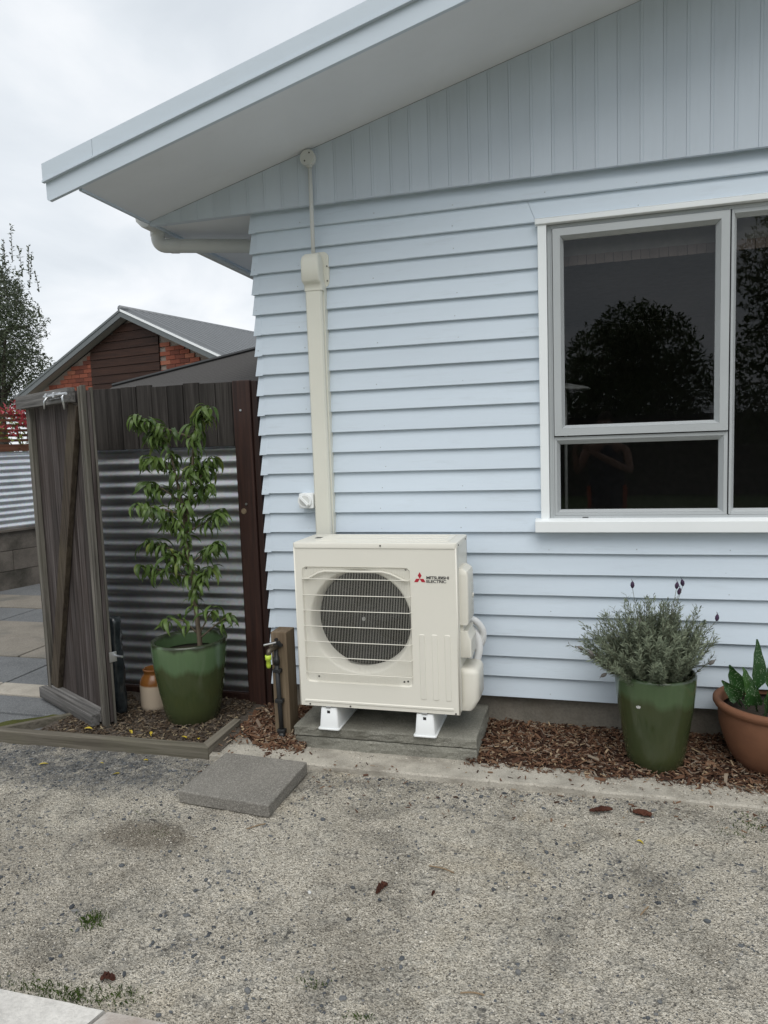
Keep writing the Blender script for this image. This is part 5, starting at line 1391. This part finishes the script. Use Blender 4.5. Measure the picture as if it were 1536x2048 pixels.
# ================================================================== SMALL THINGS ON THE GROUND
gr = MB()
def tuft(cx, cy, rx, ry, n_, h_):
    for _ in range(n_):
        x_, y_ = random.gauss(cx, rx), random.gauss(cy, ry); z_ = ground_z(x_, y_) - .002
        a = R(0, 6.28); l_ = h_ * R(.4, 1.2); ln = R(.2, 1.0)
        d_ = Vector((math.cos(a), math.sin(a), 0)); w_ = Vector((-d_.y, d_.x, 0)) * R(.0007, .0014)
        b_ = Vector((x_, y_, z_)); m_ = b_ + Vector((0, 0, l_ * .6)) + d_ * l_ * .25 * ln; e_ = b_ + Vector((0, 0, l_ * .8)) + d_ * l_ * .8 * ln
        gr.add([b_ - w_, b_ + w_, m_ + w_ * .8, e_, m_ - w_ * .8], [(0, 1, 2, 3, 4)])
for a in ((-1.55, -2.235, .11, .018, 340, .02), (-1.66, -1.925, .025, .02, 90, .028), (-1.35, -2.20, .05, .02, 120, .018), (.66, -.77, .035, .03, 50, .018), (.70, -.80, .03, .02, 40, .016), (.58, -.86, .03, .02, 40, .014), (-.80, -2.03, .025, .015, 40, .016), (-.35, -2.12, .03, .01, 40, .018), (-.62, -2.12, .03, .01, 40, .018), (.86, -.82, .03, .03, 70, .028), (-1.78, -1.36, .04, .02, 35, .012), (-1.95, -1.22, .05, .02, 30, .01)):
    tuft(*a)
tag(gr.build('grass', 'grass'), 'sparse short grass tufts growing through the gravel', 'grass', kind='stuff')
ms = MB(); vs = []; nn_ = 14
for j in range(nn_ + 1):
    for i in range(nn_ + 1):
        u_, v_ = i / nn_, j / nn_
        q = Vector((-3.62, -.53, 0)).lerp(Vector((-3.36, -.60, 0)), u_).lerp(Vector((-3.05, -.22, 0)).lerp(Vector((-2.93, -.27, 0)), u_), v_)
        e0 = min(u_, 1 - u_, v_, 1 - v_) * 4
        vs.append((q.x, q.y, -.02 + .034 * min(1, e0) * (.8 + .5 * nz(q.x, q.y, 1, 20))))
ms.add(vs, [(j * (nn_ + 1) + i, j * (nn_ + 1) + i + 1, (j + 1) * (nn_ + 1) + i + 1, (j + 1) * (nn_ + 1) + i) for j in range(nn_) for i in range(nn_)])
tag(ms.build('moss', 'moss', smooth=True), 'brown green moss on the paving by the open gate', 'moss', kind='stuff')
me_fl = [leaf_mesh(.05, .016, .8, .3, 'fallen_leaf', 'yellowleaf', .006), leaf_mesh(.035, .014, 1.6, .5, 'fallen_leaf', 'yellowleaf', -.004)]
def fallen(x_, y_, lbl, grp=None, z=None):
    o = piece('fallen_leaf', random.choice(me_fl), None, (x_, y_, (ground_z(x_, y_) if z is None else z) + .005), (R(-.3, .3), R(-.2, .3), R(0, 6.28)))
    tag(o, lbl, 'leaf', grp)
for q, l_ in (((-2.26, -.73), 'yellow leaf on the dark gravel nearest the bed corner'), ((-2.48, -.80), 'yellow leaf in the middle of the dark gravel patch'), ((-2.80, -.88), 'yellow leaf farthest left on the dark gravel patch'), ((-2.30, -.88), 'yellow leaf on the gravel left of the square paver')): fallen(*q, l_, 'yellow leaves on the dark gravel')
for q, l_ in (((-2.75, -.50), 'yellow leaf at the foot of the open gate'), ((-2.05, -.52), 'yellow leaf in the right front corner of the pot bed'), ((-2.52, -.47), 'yellow leaf on the bed between gate and green pot'), ((-2.38, -.47), 'yellow leaf on the bed left of the green pot foot'), ((-2.17, -.50), 'yellow leaf on the bed right in front of the green pot')): fallen(*q, l_, 'yellow leaves in the pot bed', .018)
fallen(.20, -1.02, 'lone orange yellow leaf on the gravel below the green pots')
def chunk(pts_, lbl, w_, h_):
    sp = spline(pts_, 5); n_ = len(sp); mb = MB(); secs = []
    for i, q in enumerate(sp):
        t_ = i / (n_ - 1); k = math.sin(PI * (.08 + .84 * t_)) ** .5
        d_ = (sp[min(i + 1, n_ - 1)] - sp[max(i - 1, 0)]).normalized(); s_ = Vector((-d_.y, d_.x, 0))
        secs.append([q + s_ * w_ * k * math.cos(a) * R(.5, 1.35) + Vector((0, 0, h_ * k * (math.sin(a) + .6) * R(.4, 1.4))) for a in [2 * PI * j / 9 for j in range(9)]])
    stack(mb, secs)
    return tag(mb.build('bark_chunk', 'barkchunk', None, loc=tuple(sp[0])), lbl, 'bark')
gz_ = ground_z
chunk([(.02, -.81, -.015), (.06, -.80, -.012), (.115, -.785, -.012)], 'long red brown bark chunk on the gravel before the kerb', .014, .009)
chunk([(.20, -.78, -.015), (.245, -.79, -.012), (.275, -.80, -.015)], 'dark curled bark chunk right of the long one', .02, .009)
chunk([(-.735, -1.56, -.018), (-.722, -1.53, -.010), (-.712, -1.50, -.018)], 'small upright bark flake alone in the middle gravel', .011, .012)
chunk([(-.535, -1.53, -.018), (-.53, -1.51, -.014)], 'tiny red bark flake right of the middle flake', .005, .006)
chunk([(-1.46, -2.16, -.018), (-1.44, -2.15, -.010), (-1.415, -2.15, -.018)], 'round dark bark flake beside the near grass patch', .012, .009)
for p0, p1, lbl in (((-1.40, -1.26), (-1.34, -1.20), 'thin dry stick on the gravel in front of the square paver'), ((-.36, -1.97), (-.29, -1.96), 'short pale stick in the near gravel'), ((-.58, -1.36), (-.48, -1.38), 'thin bent twig right of the square paver'), ((.18, -1.49), (.21, -1.44), 'short curved straw at the right of the gravel')):
    a = Vector((*p0, gz_(*p0) + .006)); b = Vector((*p1, gz_(*p1) + .006))
    tag(MB().tube(spline([a, a.lerp(b, .5) + Vector((.003, .004, .002)), b], 4), .0024, 6).build('stick', 'stick', None, loc=tuple(a)), lbl, 'stick')
wst = MB(); stone(wst, -.98, -1.60, .012, ICO, ICF); 
tag(wst.build('white_pebble', 'dimwhite', None, loc=(-.98, -1.60, gz_(-.98, -1.6))), 'single white pebble in the middle of the gravel', 'pebble')

# ================================================================== THE PHOTOGRAPHER (mirrored in the glass)
M['skin'] = mat_plain('skin', (.36, .20, .14), .5)
M['navy'] = mat_plain('navy cloth', (.018, .022, .045), .9)
M['orange'] = mat_plain('orange cloth', (.55, .10, .04), .8)
M['hair'] = mat_plain('short brown hair', (.05, .035, .025), .8)
PX, PY = .26, -4.36
pe = thing('person', (PX, PY, 0), 'person in navy singlet holding up a phone, mirrored in the window', 'person')
V_, E_, RAD = [], [], []
def jt_(p_, r_, par=None):
    V_.append((p_[0] - PX, p_[1] - PY, p_[2])); RAD.append(r_ if isinstance(r_, tuple) else (r_, r_))
    if par is not None: E_.append((par, len(V_) - 1))
    return len(V_) - 1
pel = jt_((PX, PY, .98), (.16, .11)); bel = jt_((PX, PY + .01, 1.14), (.145, .10), pel); chs = jt_((PX, PY + .0, 1.36), (.165, .115), bel); upc = jt_((PX, PY + .01, 1.475), (.12, .08), chs)
nk_ = jt_((PX, PY + .025, 1.565), .057, upc); jw = jt_((PX - .01, PY + .05, 1.655), (.066, .080), nk_); hd_ = jt_((PX - .012, PY + .045, 1.755), (.077, .095), jw); tp2 = jt_((PX - .012, PY + .035, 1.835), (.055, .07), hd_)
ns = jt_((PX - .012, PY + .145, 1.715), .012, hd_)
for sx in (-1, 1): jt_((PX - .012 + sx * .082, PY + .03, 1.725), (.008, .02), hd_)
def arm(sx, elb, wr, palm):
    sh = jt_((PX + sx * .165, PY + .0, 1.455), .058, upc); dl2 = jt_((PX + sx * .205, PY + .01, 1.43), .056, sh)
    um = jt_(tuple(Vector((PX + sx * .205, PY + .01, 1.43)).lerp(Vector(elb), .55)), .047, dl2); el = jt_(elb, .040, um)
    fm = jt_(tuple(Vector(elb).lerp(Vector(wr), .4)), .041, el); w2 = jt_(wr, .026, fm); pm = jt_(palm, (.030, .016), w2)
    p_ = Vector(palm)
    tx = -sx                                                     # fingers wrap round the back of the phone from either edge
    for k in range(4):
        b_ = p_ + Vector((tx * .012, .012, .030 - .019 * k)); l_ = (.030, .034, .032, .025)[k]
        a1 = jt_(tuple(b_), .0095, pm); a2 = jt_(tuple(b_ + Vector((tx * l_ * .6, .014, .004))), .0088, a1); jt_(tuple(b_ + Vector((tx * l_ * 1.4, .012, .006))), .0078, a2)
    t1 = jt_(tuple(p_ + Vector((tx * .004, -.020, .012))), .011, pm); t2 = jt_(tuple(p_ + Vector((tx * .022, -.026, .032))), .010, t1); jt_(tuple(p_ + Vector((tx * .036, -.026, .048))), .0085, t2)
arm(-1, (PX - .30, PY + .16, 1.22), (-.075, -4.02, 1.44), (-.055, -3.985, 1.505))
arm(1, (PX + .24, PY + .20, 1.21), (.090, -4.03, 1.44), (.058, -3.985, 1.505))
for sx in (-1, 1):
    hp = jt_((PX + sx * .095, PY, .90), .088, pel); th = jt_((PX + sx * .11, PY + .01, .70), .078, hp); kn = jt_((PX + sx * .115, PY + .02, .49), .054, th); cf = jt_((PX + sx * .118, PY - .015, .34), .055, kn); an_ = jt_((PX + sx * .12, PY - .01, .085), .036, cf)
    hl = jt_((PX + sx * .12, PY - .03, .035), (.034, .03), an_); bl2 = jt_((PX + sx * .135, PY + .12, .022), (.042, .022), an_); jt_((PX + sx * .14, PY + .19, .012), (.036, .014), bl2)
me = bpy.data.meshes.new('body'); me.from_pydata(V_, E_, []); me.materials.append(M['skin'])
bo = bpy.data.objects.new('body', me); C.objects.link(bo); bo.parent = pe
bo.modifiers.new('skin', 'SKIN'); bo.modifiers['skin'].use_smooth_shade = True
for i, sv in enumerate(me.skin_vertices[0].data):
    sv.radius = RAD[i]; sv.use_root = (i == 0)
bo.modifiers.new('sub', 'SUBSURF').levels = 2; bo.modifiers['sub'].render_levels = 2
def cloth(name, secs, mat):
    mb = MB(); stack(mb, [[(cx + rx * math.cos(2 * PI * k / 28), cy + ry * math.sin(2 * PI * k / 28), z_) for k in range(28)] for cx, cy, z_, rx, ry in secs]); return mb.build(name, mat, pe, smooth=True)
cloth('singlet', [(PX, PY, .84, .190, .150), (PX, PY, .98, .186, .145), (PX, PY + .01, 1.14, .172, .132), (PX, PY, 1.30, .185, .140), (PX, PY, 1.38, .178, .138), (PX, PY + .005, 1.46, .125, .10), (PX, PY + .01, 1.495, .095, .085)], 'navy')
for sx in (-1, 1):
    cloth('shorts_leg', [(PX + sx * .115, PY + .012, .52, .105, .105), (PX + sx * .105, PY + .01, .70, .108, .112), (PX + sx * .09, PY, .93, .105, .125)], 'navy')
    MB().box(PX + sx * .185 - .022, PX + sx * .185 + .022, PY + .06, PY + .10, .80, 1.06).build('side_strap', 'orange', pe, bevel=.01)
    MB().lathe([(.001, -.012), (.010, -.006), (.012, 0), (.010, .006), (.001, .012)], 12, (PX - .012 + sx * .032, PY + .125, 1.748)).build('eye', 'whitep', pe, smooth=True)
MB().tube(spline([(PX - .040, PY + .125, 1.668), (PX - .012, PY + .137, 1.664), (PX + .016, PY + .125, 1.668)], 4), .006, 6).build('mouth', 'red', pe, smooth=True)
hr = MB(); hs_ = []
for i in range(9):
    t_ = i / 8 * PI / 2 * .98
    hs_.append([(PX - .012 + .092 * math.cos(t_) * math.cos(2 * PI * k / 24), PY + .032 + (.108 * math.cos(t_)) * math.sin(2 * PI * k / 24) - .008, 1.752 + .115 * math.sin(t_) + (.035 * max(0, math.sin(2 * PI * k / 24)) - .03 * max(0, -math.sin(2 * PI * k / 24))) * math.cos(t_)) for k in range(24)])
stack(hr, hs_); hr.build('hair', 'hair', pe, smooth=True)
pho = thing('phone', (0, -3.966, 1.48), 'dark phone held up by the mirrored person', 'phone')
MB().box(-.038, .038, -3.970, -3.960, 1.485, 1.642).build('phone_body', 'black', pho, bevel=.004)
MB().box(-.036, .036, -3.9712, -3.9702, 1.488, 1.639).build('phone_screen', 'rubber', pho)
MB().box(-.034, -.004, -3.9600, -3.9575, 1.600, 1.636).build('lens_bump', 'black', pho, bevel=.001)
